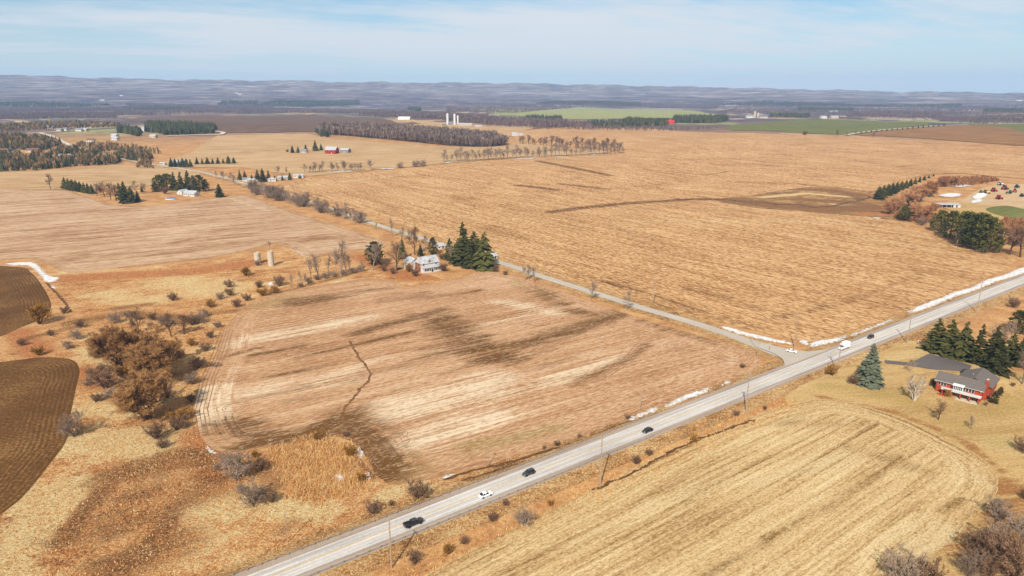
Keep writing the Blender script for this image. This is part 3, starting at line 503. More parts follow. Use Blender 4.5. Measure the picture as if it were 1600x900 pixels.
# ------------------------------------------------------------------ snow
def snow_mat():
    m, nt, b = newmat('old_snow', .7, .3); v = co(nt); n = noise(nt, v, .8, 5, .7)
    n = mt(nt, 'ADD', n, rng_(nt, attr(nt, 'edge'), 0., 1.6, -.10, .03)); nt.links.new(ramp(nt, n, [(.36, (.32, .24, .16, 1)), (.45, (.46, .41, .36, 1)), (.58, (.62, .61, .60, 1))]), b.inputs['Base Color']); bump(nt, b, n, .6, .2); return m
M['snow'] = snow_mat()
def snow(label, pix, hmax=.5, base=0., step=1.1):
    V, F, e = cut(outline(pix), step * .8, step * .4)
    z = hgt(V[:, 0], V[:, 1]) + base + .0006 * np.maximum(0, np.hypot(V[:, 0], V[:, 1]) - 400) + .02 + .55 * hmax * (1 - np.exp(-e / 1.2)) * (.75 + .35 * np.sin(V[:, 0] * 1.1 + np.sin(V[:, 1])) * np.cos(V[:, 1] * .9)) 
    q = V / step; nz = np.sin(q[:, 0] * 1.7 + 2 * np.sin(q[:, 1] * .9)) * np.cos(q[:, 1] * 1.9 + 1.5 * np.sin(q[:, 0] * .7)) + .5 * np.sin(q[:, 0] * 4.1 + q[:, 1] * 3.3)
    keep = (e[F].mean(1) / step + .8 * nz[F].mean(1)) > -.05; keep |= e[F].mean(1) > step * 1.6; F = F[keep]
    par = np.arange(len(V))
    def find(i):
        while par[i] != i: par[i] = par[par[i]]; i = par[i]
        return i
    for a_, b_, c_ in F: par[find(b_)] = find(a_); par[find(c_)] = find(a_)
    ro = np.array([find(f[0]) for f in F]); u_, n_ = np.unique(ro, return_counts=True); F = F[ro == u_[n_.argmax()]]
    used = np.unique(F); mp = np.zeros(len(V), int); mp[used] = np.arange(len(used)); F = mp[F]; V = V[used]; z = z[used]; e = e[used]
    return tag(link('snow_bank', np_mesh('snow_bank', np.c_[V, z], F, M['snow'], {'edge': e / step}, smooth=True)), label, 'snow', 'leftover snow banks')
snow('long thick white snow bank beside the highway at the right edge', [(1418, 487), (1440, 476), (1470, 465), (1492, 456), (1515, 450), (1540, 438), (1572, 428), (1598, 418), (1640, 408), (1640, 414), (1598, 430), (1560, 440), (1530, 452), (1500, 462), (1470, 474), (1440, 486), (1425, 489)], 1.1, .12)
snow('dirty snow bank on the junction corner behind the white truck', [(1262, 538), (1275, 533), (1300, 529), (1318, 525), (1325, 523), (1318, 531), (1300, 536), (1280, 541), (1268, 543)], .8, .12)
snow('thin snow ridge running on from the junction corner toward the highway', [(1328, 523), (1345, 517), (1370, 507), (1400, 496), (1415, 490), (1413, 493), (1380, 507), (1350, 519), (1332, 525)], .4, .12)
snow('snow bank between side road and corn field left of the corner pole', [(1126, 510), (1140, 512), (1165, 519), (1200, 527), (1236, 536), (1236, 539), (1200, 533), (1165, 525), (1140, 518), (1128, 513)], .6, .12)
snow('snow patch in the ditch just left of the white sedan pole', [(1248, 533), (1255, 530), (1266, 537), (1260, 540), (1250, 536)], .4, .12)
snow('largest ditch snow bank left of the highway junction', [(1038, 633), (1055, 624), (1080, 614), (1105, 606), (1113, 605), (1108, 611), (1085, 621), (1060, 631), (1043, 637)], .6, .1)
snow('ragged snow patch lower down the same highway ditch', [(979, 655), (995, 648), (1015, 639), (1028, 637), (1025, 644), (1008, 650), (990, 656)], .5, .1)
snow('thin snow strip nearest the side road in the highway ditch', [(1124, 602), (1135, 596), (1146, 592), (1140, 598), (1128, 604)], .4, .1)
snow('bright snow strip at the left edge above the dark ploughed field', [(5, 413), (30, 410), (55, 411), (66, 421), (78, 431), (93, 434), (85, 440), (70, 440), (60, 428), (45, 416), (25, 415)], .5, .02)
snow('small snow blot on the drain below the left snow strip', [(78, 447), (85, 446), (87, 451), (80, 451)], .3, .02)
snow('icy snow patch on the right rim of the reed bed', [(556, 697), (564, 697), (569, 706), (566, 715), (560, 716), (558, 706)], .4, .02, .7)
snow('snow patch inside the reed bed', [(521, 745), (531, 740), (539, 745), (536, 753), (527, 752)], 1.0, .02, .7)
snow('small snow patch below the icy rim of the reed bed', [(571, 740), (577, 738), (580, 746), (577, 752), (573, 747)], .4, .02, .7)
snow('narrow snow sliver at the lower left corner of the worked field', [(320, 694), (328, 700), (341, 711), (338, 713), (326, 706)], .4, .1, .7)
snow('snow sliver in the ditch above the white car', [(686, 749), (698, 743), (710, 741), (706, 745), (692, 750)], .3, .1, .7)
snow('white patch between the two shrubs below the silos', [(418, 442), (426, 440), (428, 446), (420, 447)], .4, .02)
for i, (a, b_, c) in enumerate([(510, 550, 268.5), (588, 618, 264.5), (690, 706, 254.5), (800, 836, 248.5), (865, 880, 245.5), (920, 930, 243)]):
    snow('%s snow strip from the left under the far hedgerow' % nth(i), [(a, c + .8), ((a + b_) / 2, c - .8), (b_, c - 1.6), (b_, c - .5), ((a + b_) / 2, c + .6)], .5, .3, 4)
for lb, q in (('white ice patch nearest the stream in the orange field', [(1292, 322), (1305, 317), (1330, 320), (1318, 325), (1300, 325)]), ('pale snow patch below the stream beside the orange willows', [(1360, 338), (1375, 336), (1388, 339), (1370, 342)]), ('flat snow sheet left of the white heap in the machinery yard', [(1465, 306), (1480, 302), (1504, 304), (1490, 309)]), ('snow strip behind the orange willows above the yard', [(1480, 290), (1496, 288), (1518, 290), (1500, 293)])):
    snow(lb, q, .3, .1, 2.5)

# ------------------------------------------------------------------ trees
def limb(mb, p, d, L, r, seg, curve, up, n):
    pts = [p.copy()]; d = d.copy()
    for i in range(seg):
        d = (d + Vector((random.gauss(0, curve), random.gauss(0, curve), random.gauss(0, curve) + up))).normalized()
        q = pts[-1] + d * L / seg; ra, rb = r * (1 - .75 * i / seg), r * (1 - .75 * (i + 1) / seg)
        if n: mb.tube(pts[-1], q, ra, rb, n, False)
        else:
            s = d.cross(Vector((random.gauss(0, 1), random.gauss(0, 1), random.gauss(0, 1)))).normalized()
            if i < seg - 1: mb.add([pts[-1] - s * ra, pts[-1] + s * ra, q + s * rb, q - s * rb], [(0, 1, 2, 3)])
            else: mb.add([pts[-1] - s * ra, pts[-1] + s * ra, q], [(0, 1, 2)])
        pts.append(q)
    return pts, d
def bare_tree(seed, spread=.55, stems=1, fork=.22, n1=9, n2=6, n3=6, n4=4, up=.10, tw=.0034, trunk_r=.024, lf=1., tipup=.02):
    random.seed(seed); T, Cn = MB(), MB()
    def grow(p, d, L, r, lev):
        if lev == 1: pts, dd = limb(T, p, d, L, r, 4, .13, up, 4); k = n2
        elif lev == 2: pts, dd = limb(T, p, d, L, r, 3, .16, up * .8, 3); k = n3
        elif lev == 3: pts, dd = limb(Cn, p, d, L, max(r, tw * 1.3), 2, .18, up * .5, 0); k = n4
        else: limb(Cn, p, d, L * lf, tw, 2, .16, tipup, 0); return
        for i in range(k):
            t = .25 + .75 * (i + random.random()) / k; f = t * (len(pts) - 1); j = min(int(f), len(pts) - 2); q = pts[j].lerp(pts[j + 1], f - j)
            ax = (pts[j + 1] - pts[j]).normalized(); pr = Vector((random.gauss(0, 1), random.gauss(0, 1), random.gauss(0, .7))); pr = (pr - ax * pr.dot(ax)).normalized()
            a = random.uniform(.45, 1.); grow(q, (ax * math.cos(a) + pr * math.sin(a)).normalized(), L * random.uniform(.42, .62) * (1.1 - .35 * t), r * .45, lev + 1)
    for s in range(stems):
        a = 6.28 * s / stems + random.random(); lean = .05 if stems == 1 else random.uniform(.2, .75) * spread
        pts, d = limb(T, Vector((math.cos(a), math.sin(a), 0)) * (.0 if stems == 1 else .03), Vector((math.cos(a) * lean, math.sin(a) * lean, 1)).normalized(), .8 if stems == 1 else random.uniform(.55, .8), trunk_r / (1 if stems == 1 else 1.6), 6, .05, .03, 6)
        m1 = n1 if stems == 1 else max(3, n1 // 2)
        for i in range(m1):
            t = fork + (1 - fork) * (i + .5 * random.random()) / m1; f = t * 6; j = min(int(f), 5); q = pts[j].lerp(pts[j + 1], f - j)
            b_ = random.uniform(0, 6.28); tl = spread * random.uniform(1.0, 1.7) * (1.15 - .6 * t); grow(q, Vector((math.cos(b_) * tl, math.sin(b_) * tl, 1)).normalized(), random.uniform(.3, .46) * (1.15 - .55 * t), trunk_r * .5 * (1.2 - .6 * t), 1)
    zmax = max(v[2] for v in T.v + Cn.v)
    for b_ in (T, Cn): b_.v = [(x / zmax, y / zmax, z / zmax) for x, y, z in b_.v]
    return T, Cn
def spruce(seed, width=.2, droop=.35, whorls=24, per=9, base=.05, ragged=.36):
    random.seed(seed); T, Cn = MB(), MB(); T.tube((0, 0, -.01), (0, 0, .97), .014, .002, 6)
    for wl in range(whorls):
        t = wl / whorls; z = base + (1 - base) * t ** .92
        for k in range(max(4, int(per * (1 - .45 * t)))):
            a = random.uniform(0, 6.28); L = width * ((1 - t) ** .8 + .035) * random.uniform(1 - ragged, 1 + ragged * .6); dz = -droop * L * random.uniform(.6, 1.4)
            zz = z + random.uniform(-.018, .018); u = Vector((math.cos(a), math.sin(a), 0)); s = Vector((-u.y, u.x, 0)); hw = L * random.uniform(.2, .34) + .006
            p0 = Vector((0, 0, zz)); pm = u * L * .55 + Vector((0, 0, zz + dz * .3)); p1 = u * L + Vector((0, 0, zz + dz))
            th = Vector((0, 0, .016 + .05 * L))
            Cn.add([p0, pm - s * hw - th, p1, pm + s * hw - th, pm + th * .7], [(0, 1, 4), (1, 2, 4), (2, 3, 4), (3, 0, 4)])
            for q in range(3):
                b_ = random.uniform(.35, .95); c = u * L * b_ + Vector((0, 0, zz + dz * b_)); v1 = Vector((random.gauss(0, 1), random.gauss(0, 1), random.gauss(-.5, .5))).normalized() * (.012 + .16 * L); v2 = Vector((random.gauss(0, 1), random.gauss(0, 1), random.gauss(0, .4))).normalized() * (.01 + .1 * L)
                Cn.add([c - v2, c + v2, c + v1], [(0, 1, 2)])
    Cn.add([(-.008, 0, .93), (.008, 0, .93), (0, 0, 1.)], [(0, 1, 2)]); Cn.add([(0, -.008, .93), (0, .008, .93), (0, 0, 1.)], [(0, 1, 2)])
    return T, Cn
def pine(seed, rw=.34, clumps=190, low=.06):
    random.seed(seed); T, Cn = MB(), MB(); T.tube((0, 0, -.01), (0, 0, .85), .022, .006, 6)
    for i in range(clumps):
        z = low + (1 - low) * random.random() ** .85; t = (z - low) / (1 - low); rr = rw * math.sin(math.pi * min(1, .22 + .78 * t)) ** .7 * random.uniform(.45, 1.08)
        a = random.uniform(0, 6.28); c = Vector((rr * math.cos(a), rr * math.sin(a), min(z, .95)))
        if i % 5 == 0: T.tube((0, 0, max(.1, z - .12)), c, .007, .002, 3, False)
        for k in range(11):
            v1 = Vector((random.gauss(0, 1), random.gauss(0, 1), random.gauss(.3, .7))).normalized() * random.uniform(.03, .075); v2 = Vector((random.gauss(0, 1), random.gauss(0, 1), random.gauss(0, .5))).normalized() * random.uniform(.018, .04); o_ = Vector((random.gauss(0, .032), random.gauss(0, .032), random.gauss(0, .024)))
            Cn.add([c + o_ - v2, c + o_ + v2, c + o_ + v1], [(0, 1, 2)])
    zm = max(v[2] for v in Cn.v); Cn.v = [(x, y, z / zm) for x, y, z in Cn.v]
    return T, Cn
KIND = {}
def reg(kind, gens, tm, cm): KIND[kind] = [(t.mesh(kind + '_trunk', M[tm]), c.mesh(kind + '_crown', M[cm])) for t, c in gens]
reg('bare_grey', [bare_tree(s, .55, n4=5, tw=.003, lf=1.5, tipup=.08) for s in (1, 2, 3)], 'bark_grey', 'twig_grey')
reg('bare_thin', [bare_tree(s, .32, fork=.3, n1=9, n2=5, n3=5, n4=3, trunk_r=.017, tw=.0032) for s in (4, 5, 6)], 'bark_grey', 'twig_grey')
reg('bare_brown', [bare_tree(s, .65, n1=11, n3=6, n4=5, tw=.0028, lf=1.5, tipup=.08) for s in (7, 8, 9)], 'bark_brown', 'twig_brown')
reg('willow', [bare_tree(s, .95, stems=6, fork=.18, n1=16, n2=7, n3=8, n4=8, up=.09, tw=.0032, trunk_r=.036, lf=2.0, tipup=.16) for s in (10, 11)], 'bark_brown', 'twig_olive')
reg('birch', [bare_tree(12, .9, stems=6, fork=.3, n1=10, n2=5, n3=4, n4=2, tw=.006, trunk_r=.036)], 'birch', 'twig_grey')
reg('shrub', [bare_tree(s, 1.1, stems=8, fork=.1, n1=10, n2=5, n3=5, n4=4, up=.05, tw=.0046, trunk_r=.03, lf=1.6, tipup=.12) for s in (13, 14, 15)], 'bark_brown', 'twig_brown')
reg('shrub_grey', [bare_tree(s, 1.2, stems=8, fork=.1, n1=10, n2=5, n3=5, n4=4, up=.05, tw=.0046, trunk_r=.03, lf=1.6, tipup=.12) for s in (16, 17)], 'bark_grey', 'twig_grey')
reg('willow_orange', [bare_tree(s, .8, stems=7, fork=.15, n1=12, n2=6, n3=6, n4=6, up=.1, tw=.0045, trunk_r=.03, lf=1.8, tipup=.2) for s in (18, 19)], 'bark_brown', 'twig_orange')
reg('shrub_ochre', [bare_tree(s, 1.0, stems=8, fork=.1, n1=10, n2=5, n3=5, n4=4, up=.05, tw=.01, trunk_r=.03) for s in (20, 21)], 'bark_brown', 'twig_ochre')
reg('spruce', [spruce(s, w_, dr, wh, 11, ragged=rg) for s, w_, dr, wh, rg in ((22, .24, .3, 26, .36), (23, .29, .45, 21, .5), (24, .21, .2, 28, .45), (41, .27, .5, 24, .3), (42, .25, .15, 22, .55))], 'bark_brown', 'spruce')
reg('blue_spruce', [spruce(25, .30, .25, 26, 12, .02, .24)], 'bark_brown', 'bluespruce')
reg('wide_spruce', [spruce(s, .34, .3, 22, 12, .02) for s in (26, 27)], 'bark_brown', 'spruce')
reg('pine', [pine(s) for s in (28, 29)], 'bark_brown', 'pine'); reg('cedar', [pine(s, .24, 130, .05) for s in (30, 31)], 'bark_brown', 'cedar')
NAMES = {'bare_grey': 'bare_tree', 'bare_thin': 'bare_tree', 'bare_brown': 'bare_tree', 'willow': 'willow_tree', 'birch': 'birch_tree', 'shrub': 'shrub', 'shrub_grey': 'shrub', 'willow_orange': 'willow_shrub', 'shrub_ochre': 'shrub', 'spruce': 'spruce_tree', 'blue_spruce': 'spruce_tree', 'wide_spruce': 'spruce_tree', 'pine': 'pine_tree', 'cedar': 'cedar_tree'}
trng = random.Random(5); CNT = {}
def tree(kind, px, py, top, label, group=None, wide=1., pos=None, height=None):
    g = pos if pos is not None else G(px, py); hh = height or tall(g, px, top)
    var = KIND[kind]; CNT[kind] = CNT.get(kind, -1) + 1; tm, cm = var[CNT[kind] % len(var)]; s = wide * (trng.uniform(.85, 1.15) if 'spruce' in kind else trng.uniform(.92, 1.08)); nm = NAMES[kind]
    e = thing(nm, label, 'shrub' if 'shrub' in nm else 'tree', g, trng.uniform(0, 6.28), group, (hh * s, hh * s, hh))
    link('trunk', tm, e); link('crown', cm, e); return e
def row(spec, fmt, group):               # spec: (kind, x, base, top[, wide]) ; ordinals count from the left of the photograph
    for i, t in enumerate(sorted(spec, key=lambda t: t[1])): tree(t[0], t[1], t[2], t[3], fmt.format(nth(i)), group, *(t[4:5]))

# around the farmhouse
row([('spruce', 703, 406, 371, 1.4), ('spruce', 724, 413, 345, 1.25), ('spruce', 741, 412, 360, 1.4), ('spruce', 757, 420, 361, 1.3), ('spruce', 714, 410, 376, 1.3), ('spruce', 733, 418, 372, 1.4), ('spruce', 748, 416, 374, 1.4)], '{} spruce from the left in the dark group right of the white farmhouse', 'spruces beside the farmhouse')
tree('bare_thin', 706, 411, 382, 'pale bare tree in front of the spruces right of the farmhouse'); tree('cedar', 677, 398, 370, 'dark cedar just behind the farmhouse roof', wide=1.1)
tree('spruce', 657, 400, 380, 'small dark spruce behind the farmhouse ridge', wide=1.3); tree('cedar', 586, 414, 376, 'broad dark evergreen left of the farmhouse', wide=1.5)
tree('bare_grey', 583, 422, 377, 'pale bare tree in front of the dark evergreen left of the farmhouse'); tree('bare_brown', 620, 423, 376, 'dense brown bare tree just left of the farmhouse', wide=1.15)
tree('spruce', 629, 404, 372, 'dark spruce behind the dense bare tree beside the farmhouse', wide=1.3); tree('bare_brown', 648, 398, 351, 'tall reddish bare tree behind the farmhouse', wide=1.1)
tree('bare_grey', 628, 376, 352, 'grey bare tree on the side road verge behind the farmhouse'); tree('bare_thin', 613, 370, 337, 'tall thin bare tree beside the side road behind the farmhouse'); tree('bare_grey', 665, 392, 366, 'bare tree between farmhouse roof and side road')
tree('bare_thin', 588, 362, 346, 'small bare tree on the near verge of the side road'); tree('shrub', 690, 405, 393, 'low brown bush at the right end of the farmhouse')
row([('shrub', 650, 432, 419), ('shrub', 614, 428, 415), ('shrub', 600, 424, 414), ('shrub', 693, 424, 410), ('shrub_ochre', 640, 425, 410)], '{} brown bush from the left along the farmhouse yard edge', 'bushes around the farmhouse yard')
row([('shrub', 775, 425, 413), ('shrub', 790, 430, 421)], '{} reddish bush from the left by the farmhouse driveway entrance', 'bushes by the driveway')
row([('bare_thin', 458, 453, 426), ('bare_thin', 471, 449, 421), ('bare_thin', 477, 449, 426), ('bare_thin', 486, 440, 398), ('bare_grey', 498, 436, 392), ('bare_thin', 514, 434, 396), ('bare_grey', 533, 431, 373), ('bare_thin', 541, 430, 391), ('bare_thin', 547, 429, 394), ('bare_thin', 525, 432, 385), ('bare_thin', 566, 426, 404)],
    '{} bare tree from the left in the row between silos and farmhouse', 'bare trees between silos and farmhouse')
row([('shrub_grey', 495, 438, 428), ('shrub_grey', 508, 436, 425), ('shrub_grey', 522, 433, 422), ('shrub_grey', 537, 431, 420), ('shrub_grey', 552, 427, 417), ('shrub_grey', 565, 424, 413), ('shrub_grey', 482, 443, 432), ('shrub_grey', 470, 449, 440)], '{} low grey bush from the left under the row of bare trees', 'brush under the bare trees')
tree('shrub', 437, 447, 429, 'round brown shrub right of the white patch below the silos'); tree('shrub', 405, 450, 436, 'dark brown shrub left of the white patch below the silos'); tree('shrub_ochre', 384, 431, 416, 'olive shrub at the left below the shorter silo'); tree('shrub', 402, 415, 405, 'brown shrub at the foot of the shorter silo')
tree('shrub', 358, 449, 436, 'rusty shrub left of the silo yard'); tree('shrub_grey', 345, 468, 455, 'grey shrub at the upper left corner of the worked field'); tree('bare_thin', 422, 391, 375, 'little bare tree behind the taller silo')
# willow thicket
tree('willow', 186, 572, 498, 'brown willow at the upper left of the thicket beside the worked field', wide=1.05); tree('willow', 247, 596, 520, 'broad brown willow in the middle of the thicket', wide=1.3); tree('willow', 231, 655, 570, 'largest spreading willow at the front of the thicket with forked trunk', wide=1.15); tree('willow', 216, 560, 512, 'smaller willow between the two rear willows of the thicket', wide=1.2); tree('shrub', 205, 612, 585, 'brown brush under the willows at the left of the thicket', wide=1.1); tree('shrub', 262, 622, 596, 'brown brush under the willows at the field side of the thicket', wide=1.1); tree('shrub_ochre', 190, 590, 565, 'olive brush at the foot of the upper left willow', wide=1.1)
tree('bare_brown', 219, 530, 480, 'open bare tree above the willow thicket'); tree('bare_brown', 268, 526, 487, 'left of two gnarled bare trees at the top of the thicket', wide=1.3); tree('bare_brown', 288, 522, 488, 'right of two gnarled bare trees at the top of the thicket', wide=1.3)
tree('shrub', 165, 606, 572, 'low brown brush left of the willow thicket', wide=1.); tree('shrub', 245, 686, 655, 'dark shrub below the largest willow'); tree('shrub', 276, 672, 645, 'dark shrub between the largest willow and the worked field'); tree('shrub_grey', 118, 682, 640, 'grey green shrub by the curved ploughed field', wide=.8); tree('shrub_ochre', 62, 506, 472, 'ochre bush at the corner of the upper ploughed field')
row([('shrub', 100, 490, 478), ('shrub', 125, 512, 498), ('shrub', 145, 535, 522), ('shrub', 80, 525, 513), ('shrub_grey', 200, 496, 484), ('shrub', 240, 500, 486), ('shrub_grey', 320, 495, 482), ('shrub', 35, 540, 528), ('shrub', 300, 508, 492), ('shrub_grey', 340, 512, 500)], '{} low brush clump from the left across the meadow above the willows', 'brush clumps in the meadow')
hs = [(trng.choice(['shrub', 'shrub', 'shrub_grey', 'shrub_ochre']), x, y, y - trng.uniform(9, 20), trng.uniform(.9, 1.3)) for x, y in ((150, 560), (160, 582), (138, 602), (175, 622), (200, 642), (268, 655), (290, 655), (300, 628), (302, 600), (310, 575), (322, 548), (300, 540), (282, 560), (150, 628), (140, 585), (172, 545), (160, 520), (200, 545), (330, 528), (255, 700), (235, 510), (258, 510), (310, 505), (215, 500), (180, 505), (120, 530), (105, 545), (60, 555), (370, 480), (385, 470), (360, 462), (410, 462), (430, 458), (330, 480), (270, 470), (375, 770), (355, 725), (410, 770), (398, 715), (425, 785), (340, 735))]
row(hs, '{} brush clump from the left in the scrub tangle round the willows and reeds', 'scrub tangle')
# pond and roadside shrubs
tree('shrub_grey', 368, 748, 702, 'grey thicket shrub at the left end of the reed bed', wide=.9); tree('shrub_grey', 396, 788, 752, 'dark leaning shrub below the left end of the reed bed'); tree('shrub', 409, 735, 712, 'dark brown shrub at the upper left of the reed bed'); tree('shrub', 652, 777, 746, 'round dark bush above the pickup', wide=1.1)
tree('shrub', 583, 803, 780, 'small twiggy shrub left of the highway bend in the meadow'); tree('shrub', 612, 790, 780, 'tiny dark shrub above the highway edge'); tree('shrub_grey', 818, 822, 793, 'round dark bush below the highway near the straw field', wide=.9)
tree('shrub_ochre', 548, 712, 693, 'orange bush at the right rim of the reed bed'); tree('shrub_ochre', 565, 752, 738, 'small ochre bush beside the lower snow of the reed bed'); tree('shrub_ochre', 497, 688, 673, 'olive bush on the top rim of the reed bed'); tree('shrub', 540, 682, 672, 'dark bush at the top right of the reed bed')
row([('shrub', 770, 815, 800), ('shrub', 725, 850, 836), ('shrub', 648, 880, 860), ('shrub', 994, 725, 710), ('shrub', 1015, 712, 700), ('shrub_ochre', 700, 865, 850), ('shrub_ochre', 860, 790, 780), ('shrub', 1150, 650, 640), ('shrub_ochre', 1085, 690, 678), ('shrub', 790, 790, 780), ('shrub', 1195, 640, 632)], '{} low bush from the left on the verge below the highway', 'bushes below the highway')
row([('shrub', 850, 702, 695), ('shrub', 870, 697, 688), ('shrub', 905, 684, 676), ('shrub', 1160, 575, 567), ('shrub', 980, 655, 646)], '{} small brown weed clump from the left above the highway', 'weed clumps above the highway')
# lawn and spruce row by the brick house
tree('blue_spruce', 1357, 600, 535, 'big blue grey spruce standing alone beside the highway', wide=1.25); tree('birch', 1428, 626, 582, 'white stemmed bare birch on the lawn before the brick house', wide=.72); tree('bare_brown', 1466, 656, 624, 'round dark bare tree on the lawn below the birch', wide=1.4)
tree('bare_thin', 1517, 670, 650, 'smallest bare tree on the lawn below the brick house', wide=2.); tree('bare_grey', 1422, 582, 560, 'small bare tree beside the dark driveway', wide=1.1); tree('shrub', 1333, 600, 583, 'rusty shrub left of the blue grey spruce', wide=1.1); tree('shrub_ochre', 1299, 586, 568, 'olive shrub by the pole opposite the junction')
row([('spruce', 1461, 548, 496, 1.5), ('spruce', 1481, 554, 498, 1.45), ('spruce', 1502, 561, 501, 1.4), ('spruce', 1526, 568, 505, 1.3), ('spruce', 1549, 574, 507, 1.3)], '{} dark spruce from the left in the row behind the driveway', 'spruce row by the driveway')
tree('wide_spruce', 1557, 582, 528, 'broad blue green spruce right behind the brick house roof'); tree('spruce', 1577, 566, 518, 'dark spruce right of the row behind the brick house', wide=1.4); tree('spruce', 1594, 572, 522, 'dark spruce at the right edge behind the brick house', wide=1.4)
tree('pine', 1590, 520, 484, 'dark pine at the right edge above the spruces', wide=1.1); tree('bare_grey', 1575, 535, 500, 'grey bare tree beside the dark pine at the right edge'); tree('bare_grey', 1597, 600, 545, 'bare tree at the right edge behind the house'); tree('shrub', 1583, 480, 462, 'olive brush right of the highway at the right edge'); tree('shrub_grey', 1560, 530, 508, 'grey brush between highway and spruces at the right')
row([('shrub', 1458, 603, 592, .9), ('shrub_ochre', 1480, 620, 607, .8), ('cedar', 1552, 630, 612, 1.4), ('cedar', 1562, 618, 604, 1.2), ('shrub', 1583, 604, 596, .9), ('shrub', 1540, 634, 626, .8)], '{} foundation shrub from the left round the brick house', 'foundation shrubs')
row([('shrub_grey', 1412, 912, 858, .9), ('shrub_grey', 1556, 812, 774, .8), ('shrub', 1528, 872, 822, .9), ('shrub', 1580, 905, 834, .85), ('shrub_grey', 1515, 900, 858, .8), ('shrub', 1598, 705, 680, 1.1), ('shrub', 1600, 780, 762, .9), ('shrub_grey', 1558, 856, 812, .9), ('shrub_ochre', 1588, 872, 832, .7), ('shrub', 1450, 918, 872, .8), ('shrub_grey', 1600, 850, 800, .9), ('shrub', 1545, 905, 860, .9)], '{} greyish bare shrub from the left in the lower right corner brush', 'brush in the lower right corner')
# side road trees
row([('bare_thin', 819, 440, 412), ('bare_grey', 826, 436, 413), ('bare_thin', 835, 441, 413), ('bare_grey', 923, 468, 437), ('bare_grey', 979, 485, 451)], '{} roadside bare tree from the left between farmhouse and junction', 'bare trees along the side road')
hs = []
for i in range(46):
    t = i / 45; x = 392 + t * 172 + trng.uniform(-2, 2); y = 300 + t * 49 + trng.uniform(-1.5, 2); hs.append((trng.choice(['bare_grey', 'bare_thin', 'bare_thin', 'shrub_grey', 'bare_thin', 'bare_grey']), x, y, y - trng.uniform(15, 29) * (1.1 if i % 4 == 0 else .85), 1.15))
row(hs, '{} bare tree from the left in the hedge along the side road', 'hedge trees along the side road')
# homestead on the left
row([('wide_spruce', 102 + 6 * i, 295 + 1.1 * i, 276 + 1.6 * i, 1.25) for i in range(8)], '{} spruce from the left in the windbreak by the lone tree', 'windbreak spruces'); tree('bare_brown', 79, 296, 270, 'lone bare tree in the tan field at the left edge', wide=.8)
row([('bare_brown', 152, 306, 285, 1.2), ('bare_brown', 163, 308, 283, 1.2), ('bare_brown', 173, 312, 284, 1.2), ('bare_brown', 182, 314, 287, 1.2), ('bare_grey', 158, 305, 290, 1.2), ('bare_grey', 212, 304, 281), ('bare_grey', 228, 302, 284)], '{} bare tree from the left beside the white roofed homestead', 'bare trees by the homestead')
row([('wide_spruce', 196, 317, 282), ('wide_spruce', 206, 317, 290), ('wide_spruce', 216, 316, 297), ('spruce', 188, 311, 284), ('spruce', 222, 300, 286)], '{} spruce from the left in the dark clump left of the homestead', 'spruces left of the homestead')
row([('cedar', 243, 300, 284, 1.3), ('pine', 250, 298, 272, 1.2), ('pine', 262, 297, 270, 1.2), ('spruce', 273, 297, 268, 1.3), ('spruce', 284, 298, 267, 1.2), ('spruce', 295, 297, 265, 1.2), ('spruce', 303, 297, 272, 1.3), ('pine', 312, 299, 272, 1.2), ('cedar', 322, 299, 279, 1.2), ('bare_grey', 300, 298, 280), ('shrub', 258, 303, 291)], '{} tree from the left in the grove behind the white roofed homestead', 'grove behind the homestead')
tree('wide_spruce', 343, 308, 286, 'round dark spruce right of the white roofed homestead', wide=1.25)
row([('wide_spruce', 268 + 6 * i, 261, 246 + (i % 3), 1.2) for i in range(6)], '{} evergreen from the left before the bungalow on the knoll', 'evergreens on the knoll'); row([('wide_spruce', 308 + 8.2 * i, 257 - .2 * i, 245 + (i % 2) * 2 - (2 if i > 5 else 0), 1.15) for i in range(8)], '{} evergreen from the left in the spaced row right of the knoll', 'spaced evergreens')
row([('spruce', 375, 281, 265, 1.3), ('spruce', 383, 282, 266, 1.3), ('spruce', 394, 284, 272, 1.3), ('spruce', 403, 284, 264, 1.3), ('spruce', 411, 284, 262, 1.3), ('spruce', 420, 283, 265, 1.3), ('spruce', 430, 283, 273, 1.4), ('spruce', 441, 282, 273, 1.4), ('spruce', 453, 281, 268, 1.3), ('spruce', 469, 279, 272, 1.4), ('bare_grey', 360, 285, 268, 1.), ('bare_grey', 350, 283, 266), ('bare_grey', 338, 280, 266), ('bare_grey', 366, 290, 272), ('bare_grey', 433, 274, 258), ('bare_grey', 448, 273, 260)], '{} tree from the left around the bungalows on the bend', 'trees around the bungalows on the bend')
row([('wide_spruce', 457, 239, 227), ('wide_spruce', 466, 239, 228), ('wide_spruce', 478, 237, 225), ('wide_spruce', 493, 236, 218), ('wide_spruce', 502, 235, 224), ('shrub', 449, 238, 232)], '{} evergreen from the left beside the red barn', 'evergreens by the red barn')
hs = [('bare_grey', x + trng.uniform(-2, 2), 270 - (x - 480) * .035, 270 - (x - 480) * .035 - trng.uniform(12, 20), 1.3) for x in (478, 483, 488, 494, 499, 504, 517, 523, 529, 536, 541, 546, 552, 556, 560, 566, 582)] + [('shrub_grey', 626, 263, 252), ('shrub_grey', 650, 261, 249), ('shrub_grey', 661, 260, 249)]
row(hs, '{} bare tree from the left in the broken hedgerow below the red barn', 'hedgerow below the barn')
hs = [('bare_grey', x + trng.uniform(-2, 2), 254 - (x - 690) * .05, 254 - (x - 690) * .05 - trng.uniform(10, 25), trng.uniform(1., 1.5)) for x in np.linspace(694, 974, 46)]
row(hs, '{} bare tree from the left in the long hedgerow across the corn field', 'long hedgerow trees')
